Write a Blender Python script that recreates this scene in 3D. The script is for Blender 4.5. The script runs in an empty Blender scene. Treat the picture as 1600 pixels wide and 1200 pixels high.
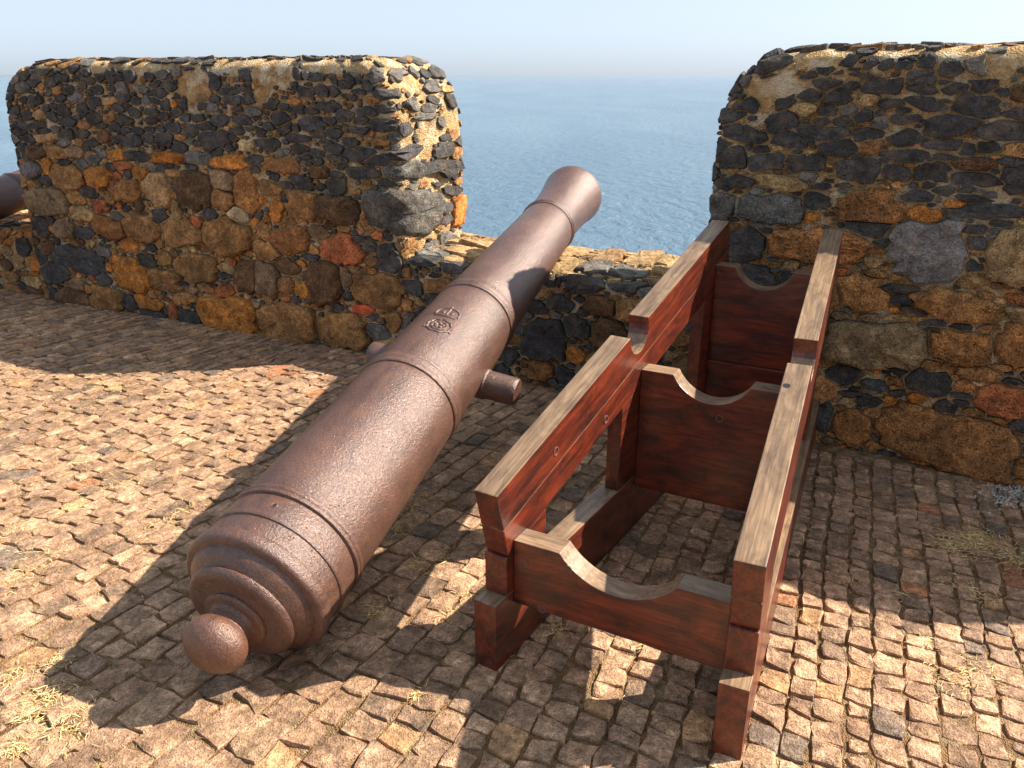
import bpy, bmesh, math, random
import numpy as np
from mathutils import Vector, Matrix, noise

random.seed(7)
RNG = np.random.default_rng(11)
S = bpy.context.scene
COL = S.collection
rad = math.radians

# ------------------------------------------------------------------ camera
F_PX, PITCH, ROLL, CAM_H = 1258.0, rad(20.944), rad(-0.08), 1.6
camd = bpy.data.cameras.new('camera')
camd.sensor_width = 36.0
camd.lens = 36.0 * F_PX / 1600.0
camd.clip_start = 0.05
camd.clip_end = 120000
cam = bpy.data.objects.new('camera', camd)
COL.objects.link(cam)
cam.matrix_world = (Matrix.Translation((0, 0, CAM_H)) @ Matrix.Rotation(math.pi / 2 - PITCH, 4, 'X')
                    @ Matrix.Rotation(-ROLL, 4, 'Z'))
S.camera = cam

# ------------------------------------------------------------------ light
SUN = Vector((1.16, 0.20, 1.0)).normalized()
SUN_EL = math.asin(SUN.z)
SUN_AZ = math.atan2(SUN.x, SUN.y)
world = bpy.data.worlds.new('World')
S.world = world
world.use_nodes = True
wn = world.node_tree
wn.nodes.clear()
sky = wn.nodes.new('ShaderNodeTexSky')
sky.sky_type = 'NISHITA'
sky.sun_disc = False
sky.sun_elevation = SUN_EL
sky.sun_rotation = SUN_AZ
sky.altitude = 50
sky.air_density = 0.5
sky.dust_density = 1.4
sky.ozone_density = 4.0
bg = wn.nodes.new('ShaderNodeBackground')
bg.inputs['Strength'].default_value = 0.086
wo = wn.nodes.new('ShaderNodeOutputWorld')
hazy = wn.nodes.new('ShaderNodeHueSaturation')
hazy.inputs['Saturation'].default_value = 0.6
wn.links.new(sky.outputs[0], hazy.inputs['Color'])
veil = wn.nodes.new('ShaderNodeMix')          # thin even haze over the whole sky
veil.data_type = 'RGBA'
veil.inputs[0].default_value = 0.62
veil.inputs[7].default_value = (2.45, 2.85, 3.25, 1)
wn.links.new(hazy.outputs[0], veil.inputs[6])
wn.links.new(veil.outputs[2], bg.inputs[0])
wn.links.new(bg.outputs[0], wo.inputs[0])
sund = bpy.data.lights.new('sun', 'SUN')
sund.energy = 3.75
sund.angle = rad(0.6)
sund.color = (1.0, 0.90, 0.76)
sun = bpy.data.objects.new('sun', sund)
COL.objects.link(sun)
sun.location = SUN * 30
sun.rotation_euler = (-SUN).to_track_quat('-Z', 'Y').to_euler()
S.view_settings.view_transform = 'Standard'
S.view_settings.look = 'None'
S.view_settings.gamma = 1
S.view_settings.use_curve_mapping = False
S.view_settings.exposure = 1.68

# ------------------------------------------------------------------ pixel -> place (measuring the photograph)
cF = np.array([0, math.cos(PITCH), -math.sin(PITCH)])
cU = np.array([0, math.sin(PITCH), math.cos(PITCH)])
cR = np.array([1.0, 0, 0])
cR, cU = math.cos(ROLL) * cR + math.sin(ROLL) * cU, -math.sin(ROLL) * cR + math.cos(ROLL) * cU


def ray(u, v):
    return cF + cR * (u - 800) / F_PX - cU * (v - 600) / F_PX


def ground_at(u, v, z=0.0):
    d = ray(u, v)
    t = (z - CAM_H) / d[2]
    return np.array([0, 0, CAM_H]) + d * t


def pix(P):
    d = np.asarray(P, float) - np.array([0, 0, CAM_H])
    w = d @ cF
    return 800 + F_PX * (d @ cR) / w, 600 - F_PX * (d @ cU) / w, w


# ------------------------------------------------------------------ helpers
def link(o, parent=None):
    COL.objects.link(o)
    if parent is not None:
        o.parent = parent
    return o


def empty(name, loc=(0, 0, 0), rotz=0.0):
    o = bpy.data.objects.new(name, None)
    o.location = loc
    o.rotation_euler = (0, 0, rotz)
    o.empty_display_size = 0.2
    return link(o)


def tag(o, label=None, cat=None, group=None, kind=None):
    if label: o['label'] = label
    if cat: o['category'] = cat
    if group: o['group'] = group
    if kind: o['kind'] = kind
    return o


def mesh_obj(name, verts, faces, mat, parent=None, smooth=False, tint=None, mats=None, fmat=None):
    me = bpy.data.meshes.new(name)
    me.from_pydata([tuple(v) for v in verts], [], faces)
    for m in (mats or [mat]):
        me.materials.append(m)
    if fmat is not None:
        me.polygons.foreach_set('material_index', fmat)
    if smooth:
        me.polygons.foreach_set('use_smooth', [True] * len(me.polygons))
    if tint is not None:
        at = me.color_attributes.new('tint', 'FLOAT_COLOR', 'POINT')
        arr = np.asarray(tint, np.float32)
        if arr.ndim == 1:
            arr = np.tile(arr, (len(verts), 1))
        at.data.foreach_set('color', arr.ravel())
    me.update()
    return link(bpy.data.objects.new(name, me), parent)


def bm_obj(name, bm, mat, parent=None, smooth=False, mats=None):
    me = bpy.data.meshes.new(name)
    bm.normal_update()
    bm.to_mesh(me)
    bm.free()
    for m in (mats or [mat]):
        me.materials.append(m)
    if smooth:
        me.polygons.foreach_set('use_smooth', [True] * len(me.polygons))
    return link(bpy.data.objects.new(name, me), parent)


# ------------------------------------------------------------------ materials
class NT:
    def __init__(self, name):
        self.m = bpy.data.materials.new(name)
        self.m.use_nodes = True
        self.t = self.m.node_tree
        self.t.nodes.clear()
        self.out = self.n('ShaderNodeOutputMaterial')
        self.b = self.n('ShaderNodeBsdfPrincipled')
        self.l(self.b.outputs[0], self.out.inputs[0])

    def n(self, typ, **kw):
        x = self.t.nodes.new(typ)
        for k, v in kw.items():
            setattr(x, k, v)
        return x

    def l(self, a, b):
        self.t.links.new(a, b)

    def val(self, sock, v):
        if hasattr(v, 'is_output'):
            self.l(v, sock)
        else:
            sock.default_value = v

    def noise(self, vec, scale, detail=4, rough=0.55, dist=0.0):
        x = self.n('ShaderNodeTexNoise')
        x.inputs['Scale'].default_value = scale
        x.inputs['Detail'].default_value = detail
        x.inputs['Roughness'].default_value = rough
        x.inputs['Distortion'].default_value = dist
        self.l(vec, x.inputs['Vector'])
        return x.outputs['Fac']

    def voro(self, vec, scale, feature='F1'):
        x = self.n('ShaderNodeTexVoronoi', feature=feature)
        x.inputs['Scale'].default_value = scale
        self.l(vec, x.inputs['Vector'])
        return x.outputs['Distance']

    def ramp(self, fac, stops, interp='LINEAR'):
        x = self.n('ShaderNodeValToRGB')
        cr = x.color_ramp
        cr.interpolation = interp
        while len(cr.elements) < len(stops):
            cr.elements.new(0.5)
        for e, (p, c) in zip(cr.elements, stops):
            e.position = p
            if not isinstance(c, (tuple, list)):
                c = (c, c, c)
            e.color = (*c, 1)
        self.l(fac, x.inputs[0])
        return x.outputs[0]

    def mix(self, fac, a, b, mode='MIX'):
        x = self.n('ShaderNodeMix', data_type='RGBA', blend_type=mode)
        self.val(x.inputs[0], fac)
        for s, v in ((x.inputs[6], a), (x.inputs[7], b)):
            if isinstance(v, (tuple, list)):
                v = (*v[:3], 1)
            self.val(s, v)
        return x.outputs[2]

    def math(self, op, a, b=0.5, clamp=False):
        x = self.n('ShaderNodeMath', operation=op, use_clamp=clamp)
        self.val(x.inputs[0], a)
        self.val(x.inputs[1], b)
        return x.outputs[0]

    def bump(self, h, strength=0.5, dist=0.01, normal=None):
        x = self.n('ShaderNodeBump')
        x.inputs['Strength'].default_value = strength
        x.inputs['Distance'].default_value = dist
        self.l(h, x.inputs['Height'])
        if normal is not None:
            self.l(normal, x.inputs['Normal'])
        return x.outputs[0]

    def pos(self):
        return self.n('ShaderNodeNewGeometry').outputs['Position']

    def objc(self):
        return self.n('ShaderNodeTexCoord').outputs['Object']

    def scaled(self, vec, s):
        x = self.n('ShaderNodeMapping')
        x.inputs['Scale'].default_value = s
        self.l(vec, x.inputs['Vector'])
        return x.outputs[0]

    def bs(self, **kw):
        for k, v in kw.items():
            k = k.replace('_', ' ')
            if isinstance(v, (tuple, list)) and len(v) == 3:
                v = (*v, 1)
            self.val(self.b.inputs[k], v)
        return self.m


def stone_material(name, sc=1.0, dusty=0.25, rough=0.85, relief=.021):
    """Rubble and sett stone: its own tint from the 'tint' attribute (alpha = how vesicular), mottled, pitted, a little ochre dust."""
    k = NT(name)
    p = k.pos()
    at = k.n('ShaderNodeAttribute', attribute_name='tint')
    base, ves = at.outputs['Color'], at.outputs['Alpha']
    n1 = k.noise(p, 9 * sc, 6, 0.62)
    n2 = k.noise(p, 34 * sc, 5, 0.65, 0.6)
    n3 = k.noise(p, 150 * sc, 3, 0.6)
    c = k.mix(1.0, base, k.ramp(n1, [(0.28, 0.42), (0.5, 0.95), (0.72, 1.65)]), 'MULTIPLY')
    c = k.mix(1.0, c, k.ramp(n2, [(0.3, 0.48), (0.55, 1.0), (0.75, 1.6)]), 'MULTIPLY')
    c = k.mix(1.0, c, k.ramp(n3, [(0.3, 0.55), (0.7, 1.5)]), 'MULTIPLY')
    dust = k.math('MULTIPLY', k.ramp(k.noise(p, 16 * sc, 5, 0.6, 0.4), [(0.50, 0.0), (0.68, 1.0)]), dusty)
    c = k.mix(dust, c, (0.36, 0.22, 0.10))
    v1 = k.voro(p, 95 * sc)
    v2 = k.voro(p, 190 * sc)
    pit = k.math('MAXIMUM', k.ramp(v1, [(0.16, 1.0), (0.34, 0.0)]), k.ramp(v2, [(0.14, 0.8), (0.3, 0.0)]))
    msk = k.ramp(k.noise(p, 22 * sc, 3), [(0.38, 0.0), (0.56, 1.0)])
    pit = k.math('MULTIPLY', k.math('MULTIPLY', pit, msk), ves)
    c = k.mix(k.math('MULTIPLY', pit, 0.8), c, (0.02, 0.014, 0.01))
    lich = k.math('MULTIPLY', k.ramp(k.noise(p, 70 * sc, 5, 0.7), [(0.66, 0.0), (0.73, 1.0)]),
                  k.ramp(k.noise(p, 6 * sc, 3), [(0.5, 0.0), (0.62, 0.7)]))
    c = k.mix(lich, c, (0.50, 0.44, 0.34))
    h = k.math('ADD', k.math('MULTIPLY', n2, 1.0), k.math('MULTIPLY', n3, 0.35))
    h = k.math('ADD', h, k.math('MULTIPLY', n1, 1.2))
    h = k.math('SUBTRACT', h, k.math('MULTIPLY', pit, 0.9))
    return k.bs(Base_Color=c, Roughness=rough, Specular_IOR_Level=0.35, Normal=k.bump(h, 1.0, relief))


def mortar_material(name, a, b, lime, sc=1.0):
    k = NT(name)
    p = k.pos()
    n1 = k.noise(p, 5 * sc, 5, 0.6)
    n2 = k.noise(p, 40 * sc, 6, 0.7)
    v = k.voro(p, 120 * sc)
    c = k.mix(k.ramp(n1, [(0.35, 0.0), (0.65, 1.0)]), a, b)
    c = k.mix(1.0, c, k.ramp(n2, [(0.3, 0.5), (0.55, 1.0), (0.72, 1.5)]), 'MULTIPLY')
    c = k.mix(k.ramp(k.noise(p, 11 * sc, 5, 0.65, 0.5), [(0.49, 0.0), (0.62, 0.9)]), c, lime)
    c = k.mix(k.ramp(k.noise(p, 7.5 * sc, 5, 0.65, 0.4), [(0.52, 0.0), (0.66, 0.75)]), c, (0.17, 0.10, 0.055))  # dark patches paint in the shade of gaps between the stones
    c = k.mix(k.ramp(v, [(0.1, 0.6), (0.26, 0.0)]), c, (0.09, 0.055, 0.032))
    h = k.math('ADD', k.math('MULTIPLY', n2, 1.0), k.math('MULTIPLY', v, 0.6))
    return k.bs(Base_Color=c, Roughness=0.95, Specular_IOR_Level=0.2, Normal=k.bump(h, 1.0, 0.02))


M = {}
M['stone'] = stone_material('rubble_stone', 1.0, 0.22)
M['sett'] = stone_material('sett_stone', 1.25, 0.30, 0.8, .010)
M['mortar'] = mortar_material('lime_mortar', (0.66, 0.45, 0.22), (0.52, 0.31, 0.13), (0.76, 0.64, 0.45))
M['soil'] = mortar_material('sandy_soil', (0.40, 0.235, 0.115), (0.27, 0.145, 0.065), (0.48, 0.36, 0.20), 1.6)
M['rock'] = mortar_material('cliff_rock', (0.16, 0.11, 0.07), (0.09, 0.07, 0.05), (0.24, 0.18, 0.12), 0.05)


def iron_material(name, c0, c1, c2):
    k = NT(name)
    p = k.objc()
    n1 = k.noise(p, 3.6, 8, 0.72, 0.8)
    n2 = k.noise(p, 26, 6, 0.7, 0.4)
    n3 = k.noise(p, 120, 4, 0.7)
    n4 = k.noise(p, 330, 2, 0.6)
    v = k.voro(p, 62)
    v2 = k.voro(p, 135)
    c = k.mix(k.ramp(n1, [(0.32, 0.0), (0.66, 1.0)]), c0, c1)
    c = k.mix(k.ramp(n2, [(0.50, 0.0), (0.70, 0.75)]), c, c2)
    strk = k.noise(k.scaled(p, (5, 16, 16)), 1.0, 5, 0.6, 0.8)
    c = k.mix(k.ramp(strk, [(0.50, 0.0), (0.72, 0.6)]), c, (c0[0] * .45, c0[1] * .4, c0[2] * .4))
    c = k.mix(1.0, c, k.ramp(n3, [(0.30, 0.58), (0.5, 0.97), (0.70, 1.38)]), 'MULTIPLY')
    pit = k.math('MULTIPLY', k.ramp(v, [(0.06, 1.0), (0.20, 0.0)]), k.ramp(n2, [(0.46, 0.0), (0.60, 1.0)]))
    pit2 = k.math('MULTIPLY', k.ramp(v2, [(0.08, 1.0), (0.24, 0.0)]), k.ramp(n1, [(0.44, 0.0), (0.58, 0.8)]))
    pit = k.math('MAXIMUM', pit, pit2)
    c = k.mix(k.math('MULTIPLY', pit, 0.7), c, (0.045, 0.02, 0.012))
    h = k.math('ADD', k.math('MULTIPLY', n3, 0.9), k.math('MULTIPLY', n2, 0.5))
    h = k.math('ADD', h, k.math('MULTIPLY', n4, 0.35))
    h = k.math('SUBTRACT', h, k.math('MULTIPLY', pit, 0.7))
    r = k.math('ADD', k.ramp(n3, [(0.3, 0.50), (0.7, 0.22)]), k.math('MULTIPLY', pit, 0.2))
    return k.bs(Base_Color=c, Roughness=r, Specular_IOR_Level=0.9, Metallic=0.12, Normal=k.bump(h, 0.6, 0.006))


M['iron'] = iron_material('rusted_iron', (0.078, 0.035, 0.025), (0.140, 0.069, 0.050), (0.165, 0.070, 0.032))
M['iron_knob'] = iron_material('orange_rusted_iron', (0.10, 0.043, 0.027), (0.16, 0.073, 0.045), (0.20, 0.082, 0.036))
M['iron_dark'] = iron_material('dark_rusted_iron', (0.07, 0.025, 0.02), (0.10, 0.038, 0.028), (0.11, 0.045, 0.025))
kk = NT('bore_soot_and_hole_shade')
M['soot_and_shade'] = kk.bs(Base_Color=(0.012, 0.01, 0.01), Roughness=0.95)  # near-black: soot in the bore, and shade painted over small holes


def wood_material(name, dark, mid, light, rough, coat, worn=0.0):
    k = NT(name)
    o = k.objc()
    rnd = k.n('ShaderNodeObjectInfo').outputs['Random']
    off = k.n('ShaderNodeVectorMath', operation='ADD')
    k.l(o, off.inputs[0])
    cmb = k.n('ShaderNodeCombineXYZ')
    k.l(k.math('MULTIPLY', rnd, 17.0), cmb.inputs[0])
    k.l(k.math('MULTIPLY', rnd, 9.0), cmb.inputs[1])
    k.l(cmb.outputs[0], off.inputs[1])
    o = off.outputs[0]
    g1 = k.noise(k.scaled(o, (3.5, 22, 22)), 1.0, 6, 0.62, 0.8)
    g2 = k.noise(k.scaled(o, (9, 190, 190)), 1.0, 4, 0.6, 0.3)
    blot = k.noise(k.scaled(o, (6, 15, 15)), 1.0, 7, 0.68, 0.9)
    c = k.mix(k.ramp(g1, [(0.3, 0.0), (0.7, 1.0)]), mid, light)
    c = k.mix(k.ramp(blot, [(0.42, 0.0), (0.66, 0.92)]), c, dark)
    c = k.mix(1.0, c, k.ramp(g2, [(0.3, 0.68), (0.7, 1.3)]), 'MULTIPLY')
    c = k.mix(1.0, c, k.ramp(k.noise(k.scaled(o, (3, 70, 70)), 1.0, 3, 0.6, 0.2), [(0.35, 0.7), (0.6, 1.15)]), 'MULTIPLY')
    spk = k.ramp(k.noise(o, 55, 4, 0.7), [(0.68, 0.0), (0.76, 0.5)])
    c = k.mix(k.math('MULTIPLY', spk, worn), c, (0.35, 0.24, 0.17))
    h = k.math('ADD', k.math('MULTIPLY', g2, 0.5), k.math('MULTIPLY', g1, 0.6))
    r = k.ramp(blot, [(0.3, rough - 0.06), (0.7, rough + 0.12)])
    return k.bs(Base_Color=c, Roughness=r, Specular_IOR_Level=0.45, Coat_Weight=coat, Coat_Roughness=0.22,
                Normal=k.bump(h, 0.35, 0.004))


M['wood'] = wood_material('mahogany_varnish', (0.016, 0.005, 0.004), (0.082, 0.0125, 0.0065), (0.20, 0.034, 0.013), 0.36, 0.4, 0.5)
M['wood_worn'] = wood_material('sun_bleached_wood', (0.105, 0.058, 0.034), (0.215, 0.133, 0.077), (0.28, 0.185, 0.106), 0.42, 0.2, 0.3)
kk = NT('plug_rim')
M['plug'] = kk.bs(Base_Color=(0.14, 0.07, 0.05), Roughness=0.6)
kk = NT('dry_straw')
_r = kk.n('ShaderNodeAttribute', attribute_name='tint').outputs['Color']
M['straw'] = kk.bs(Base_Color=_r, Roughness=0.7, Specular_IOR_Level=0.3)
kk = NT('dead_leaf')
_p = kk.objc()
M['leaf'] = kk.bs(Base_Color=kk.ramp(kk.noise(_p, 40), [(0.3, (0.12, 0.06, 0.03)), (0.7, (0.25, 0.135, 0.06))]), Roughness=0.7)

# sea
kk = NT('sea_water')
_p = kk.pos()
_s = kk.scaled(_p, (1, 0.55, 1))
w1 = kk.noise(_s, 0.16, 7, 0.62, 0.4)
w2 = kk.noise(_s, 0.9, 4, 0.6)
w3 = kk.noise(kk.scaled(_p, (1, 0.3, 1)), 0.008, 4, 0.55, 0.5)
_h = kk.math('ADD', kk.math('MULTIPLY', w1, 2.6), kk.math('MULTIPLY', w2, 0.55))
_c = kk.mix(kk.ramp(w3, [(0.35, 0.0), (0.65, 1.0)]), (0.062, 0.135, 0.21), (0.10, 0.18, 0.255))
M['sea'] = kk.bs(Base_Color=_c, Roughness=0.16, IOR=1.33, Normal=kk.bump(_h, 1.0, 1.6))

# ------------------------------------------------------------------ sea, cliff
SEA_Z = -45.0
xs = [-60000, -6000, -600, 600, 6000, 60000]
ys = [-3000, 0, 60, 600, 6000, 90000]
v = [(x, y, SEA_Z) for y in ys for x in xs]
f = [(j * 6 + i, j * 6 + i + 1, (j + 1) * 6 + i + 1, (j + 1) * 6 + i) for j in range(5) for i in range(5)]
tag(mesh_obj('sea', v, f, M['sea']), kind='structure')

# ------------------------------------------------------------------ masonry engine
TINT = {
    'k': (0.074, 0.069, 0.067), 'g': (0.185, 0.17, 0.152), 'b': (0.42, 0.205, 0.072), 'd': (0.19, 0.098, 0.045),
    't': (0.48, 0.30, 0.135), 'o': (0.60, 0.225, 0.042), 'r': (0.47, 0.145, 0.05), 'c': (0.72, 0.55, 0.30),
    'v': (0.17, 0.157, 0.14), 'w': (0.43, 0.185, 0.058), 'y': (0.32, 0.205, 0.108), 'R': (0.64, 0.12, 0.045),
}
VES = {'v': 1.0, 'w': 1.0, 'o': 0.6, 'r': 0.9, 'b': 0.7, 'd': 0.9, 'y': .45, 't': .4, 'k': 0.12, 'g': 0.2}


def tint_of(code, rng):
    c = np.array(TINT[code]) * rng.uniform(0.82, 1.22) * np.array([rng.uniform(.95, 1.06), 1, rng.uniform(.94, 1.06)])
    return (*c, VES.get(code, 0.15))


class Block:
    """A mortared masonry block: frame along the wall, rounded ends and arrises; (u, w) unrolls its faces."""

    def __init__(self, O, es, Ls, D, zt, rl=(0.0, 0.01), rr=(0.0, 0.01), rf=(0.12, 0.14), rc=0.05, cap_ends=True):
        self.O = np.array([O[0], O[1], 0.0])
        self.es = np.array([es[0], es[1], 0.0]); self.es /= np.linalg.norm(self.es)
        self.ed = np.array([-self.es[1], self.es[0], 0.0])
        self.Ls, self.D, self.zt, self.rl, self.rr, self.rf, self.rc, self.cap = Ls, D, zt, rl, rr, rf, rc, cap_ends
        self.wt = zt - rf[1] + (math.pi / 2) * (rf[0] + rf[1]) / 2
        self.P = 2 * (Ls + D)

    def surf(self, u, w):
        u = np.asarray(u, float); w = np.asarray(w, float)
        Ls, D, zt = self.Ls, self.D, self.zt
        rfd, rfz = self.rf
        tq = np.clip((w - (zt - rfz)) / (self.wt - (zt - rfz)), 0, 1) * math.pi / 2
        z = np.where(w < zt - rfz, w, zt - rfz + rfz * np.sin(tq))
        inf = np.where(w < zt - rfz, 0, rfd * (1 - np.cos(tq))) + np.maximum(w - self.wt, 0)
        inf = np.minimum(inf, D / 2 - 0.002 if self.cap else D - .002)

        def endin(r):
            rs, rz = r
            q = np.clip((z - (zt - rz)) / rz, 0, 1)
            e = rs * (1 - np.sqrt(np.maximum(1 - q * q, 0)))
            return e + (np.maximum(w - self.wt, 0) if self.cap else 0)
        il, ir = endin(self.rl), endin(self.rr)
        uu = np.mod(u + 2 * D, self.P) - 2 * D          # -2D .. P-2D ; front 0..Ls
        uu = np.where(uu < -D, uu + self.P, uu)
        front = (uu >= 0) & (uu <= Ls)
        right = (uu > Ls) & (uu <= Ls + D)
        back = uu > Ls + D
        s0 = np.select([front, right, back], [uu, Ls, np.maximum(2 * Ls + D - uu, 0)], 0.0)
        d0 = np.select([front, right, back], [0.0, uu - Ls, D], -uu)
        d0 = np.clip(d0, 0, D)
        # plan corner rounding
        rc = self.rc
        if rc > 0:
            for cs, cd in ((0, 0), (Ls, 0), (0, D), (Ls, D)):
                ds, dd = np.abs(s0 - cs), np.abs(d0 - cd)
                m = (ds < rc) & (dd < rc)
                on_s = dd <= 1e-9
                t = np.where(on_s, ds, dd)
                ang = (math.pi / 4) * (1 - t / rc)
                a = np.where(on_s, math.pi / 2 - ang, ang)
                sx = rc - rc * np.cos(a); dx = rc - rc * np.sin(a)
                sg, dg = (1 if cs == 0 else -1), (1 if cd == 0 else -1)
                s0 = np.where(m, cs + sg * sx, s0); d0 = np.where(m, cd + dg * dx, d0)
        fl = np.clip(1 - s0 / 0.9, 0, 1); fr = np.clip(1 - (Ls - s0) / 0.9, 0, 1)
        over = np.maximum(w - self.wt, 0) if self.cap else 0
        s = s0 + il * fl - ir * fr
        s = np.clip(s, np.minimum(il, Ls / 2), np.maximum(Ls - ir, Ls / 2))
        d = inf + d0 / D * (D - 2 * inf)
        return self.O + self.es * s[..., None] + self.ed * d[..., None] + np.array([0, 0, 1.0]) * z[..., None]

    def normal(self, u, w):
        e = 0.006
        a = self.surf(u + e, w) - self.surf(u - e, w)
        b = self.surf(u, w + e) - self.surf(u, w - e)
        n = np.cross(a, b)
        return n / (np.linalg.norm(n, axis=-1, keepdims=True) + 1e-12)

    def uw(self, px, py):
        """pixel of the photograph -> (u, w) on the front face, else on the right end face"""
        r = ray(px, py); o = np.array([0, 0, CAM_H])
        t = ((self.O - o) @ self.ed) / (r @ self.ed)
        P = o + r * t; s = (P - self.O) @ self.es
        if s <= self.Ls + 0.01:
            return s, P[2]
        E = self.O + self.es * self.Ls
        t = ((E - o) @ self.es) / (r @ self.es)
        P = o + r * t
        return self.Ls + min((P - E) @ self.ed, self.D), P[2]

    def uw_top(self, px, py):
        r = ray(px, py); t = (self.zt - CAM_H) / r[2]
        P = np.array([0, 0, CAM_H]) + r * t - self.O
        return P @ self.es, self.wt + max(P @ self.ed - self.rf[0], 0)

    def core(self, name, parent, mat, res=0.026, amp=0.011, u0=None, u1=None, wmax=None):
        nu = int(self.P / res)
        wmax = wmax or self.wt + self.D / 2 - self.rf[0] - 0.004
        nw = int(wmax / res)
        U, Wd = np.meshgrid(np.linspace(-self.D, self.P - self.D, nu, endpoint=False), np.linspace(-0.06, wmax, nw))
        P = self.surf(U.ravel(), Wd.ravel()); N = self.normal(U.ravel(), Wd.ravel())
        h = np.array([noise.fractal(Vector(p) * 9.0, 0.9, 2.1, 4) for p in P])
        P = P + N * (h * amp - .007)[:, None]
        f = []
        for j in range(nw - 1):
            for i in range(nu):
                i2 = (i + 1) % nu
                f.append((j * nu + i, j * nu + i2, (j + 1) * nu + i2, (j + 1) * nu + i))
        return mesh_obj(name, P, f, mat, parent, smooth=True)


class Layout:
    """Irregular stones packed on a (u, w) sheet: hand-placed ones first, then smaller and smaller fill."""
    RES = 0.005

    def __init__(self, u0, u1, w0, w1, rng):
        self.u0, self.w0, self.rng = u0, w0, rng
        self.nu, self.nw = int((u1 - u0) / self.RES), int((w1 - w0) / self.RES)
        self.dm = np.full((self.nw, self.nu), 9.0)
        self.lab = np.full((self.nw, self.nu), -1, int)
        self.block = np.zeros((self.nw, self.nu), bool)
        self.st = []

    def window(self, u, w, R):
        i0 = max(int((u - R - self.u0) / self.RES), 0); i1 = min(int((u + R - self.u0) / self.RES) + 1, self.nu)
        j0 = max(int((w - R - self.w0) / self.RES), 0); j1 = min(int((w + R - self.w0) / self.RES) + 1, self.nw)
        return i0, i1, j0, j1

    def bare(self, u, w, ru, rw):
        """a ragged patch of plain mortar"""
        i0, i1, j0, j1 = self.window(u, w, max(ru, rw) * 1.5)
        for j in range(j0, j1):
            for i in range(i0, i1):
                x, y = self.u0 + i * self.RES - u, self.w0 + j * self.RES - w
                if math.hypot(x / ru, y / rw) < 1 + .55 * noise.noise(Vector(((x + u) * 13, (y + w) * 13, 2.0))):
                    self.block[j, i] = True

    def shape(self, ru, rw, angular):
        K = self.rng.integers(4, 6) if angular > .7 else self.rng.integers(5, 8)
        a = (np.arange(K) + self.rng.uniform(-.33, .33, K)) * 2 * np.pi / K + self.rng.uniform(0, 6.28)
        rr = self.rng.uniform(.80, 1.06, K)
        return dict(ru=ru, rw=rw, nx=np.cos(a), ny=np.sin(a), rr=rr, ang=angular, rot=self.rng.normal(0, .10))

    def dist(self, s, du, dw):
        c, sn = math.cos(s['rot']), math.sin(s['rot'])
        x = (du * c + dw * sn) / s['ru']; y = (-du * sn + dw * c) / s['rw']
        hp = np.max((x[..., None] * s['nx'] + y[..., None] * s['ny']) / s['rr'], axis=-1)
        el = np.sqrt(x * x + y * y)
        bx = (np.abs(x) ** 5 + np.abs(y) ** 5) ** .2 * 1.06
        if s.get('boxy'):
            return (.30 * bx + .70 * np.maximum(hp, bx * .86)) if s['ang'] > .7 else (.55 * bx + .45 * np.maximum(hp, el * .85))
        return s['ang'] * hp + (1 - s['ang']) * (.6 * el + .4 * bx)

    def put(self, u, w, ru, rw, code, angular=.7, boxy=False, test=None, big=False):
        s = self.shape(ru, rw, angular); s['boxy'] = boxy
        R = max(ru, rw) * 1.45 + .01
        i0, i1, j0, j1 = self.window(u, w, R)
        if i1 <= i0 or j1 <= j0:
            return False
        uu = self.u0 + (np.arange(i0, i1) + .5) * self.RES - u
        ww = self.w0 + (np.arange(j0, j1) + .5) * self.RES - w
        d = self.dist(s, *np.meshgrid(uu, ww))
        sub = self.dm[j0:j1, i0:i1]
        if test is not None:
            ins = d < 1.0
            n = ins.sum()
            if n == 0: return False
            bad = (ins & ((sub < 1.02) | self.block[j0:j1, i0:i1])).sum() / n
            if bad > test: return False
        k = len(self.st)
        s.update(u=u, w=w, code=code, R=R, big=big)
        self.st.append(s)
        m = (d < sub) & (d < 1.25) & ~self.block[j0:j1, i0:i1]
        sub[m] = d[m]
        self.lab[j0:j1, i0:i1][m] = k
        return True

    def fill(self, n, size, codes, angular, test, region=None):
        """size(u, w) -> (ru, rw) or None"""
        U = self.rng.uniform(self.u0, self.u0 + self.nu * self.RES, n)
        Wd = self.rng.uniform(self.w0, self.w0 + self.nw * self.RES, n)
        for u, w in zip(U, Wd):
            i, j = int((u - self.u0) / self.RES), int((w - self.w0) / self.RES)
            if i >= self.nu or j >= self.nw or self.dm[j, i] < 1.1 or self.block[j, i]: continue
            sz = size(u, w)
            if sz is None: continue
            cs = codes(u, w)
            self.put(u, w, sz[0], sz[1], cs[self.rng.integers(len(cs))], angular, test=test)

    def outline(self, k, n, lim, gap):
        s = self.st[k]
        a = np.arange(n) * 2 * np.pi / n + self.rng.uniform(0, .5)
        out = []
        for t in a:
            dx, dy = math.cos(t) * s['ru'], math.sin(t) * s['rw']
            L = math.hypot(dx, dy)
            m = np.arange(.05, 1.5, .02)
            uu, ww = s['u'] + dx * m, s['w'] + dy * m
            i = ((uu - self.u0) / self.RES).astype(int); j = ((ww - self.w0) / self.RES).astype(int)
            ok = (i >= 0) & (i < self.nu) & (j >= 0) & (j < self.nw)
            i = np.clip(i, 0, self.nu - 1); j = np.clip(j, 0, self.nw - 1)
            good = ok & (self.lab[j, i] == k) & (self.dm[j, i] < lim)
            bad = np.where(~good)[0]
            r = m[bad[0] - 1] if len(bad) and bad[0] > 0 else (0 if len(bad) else 1.4)
            out.append(max(r - gap / L, r * .5) * np.array([dx, dy]))
        return np.array(out)


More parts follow.
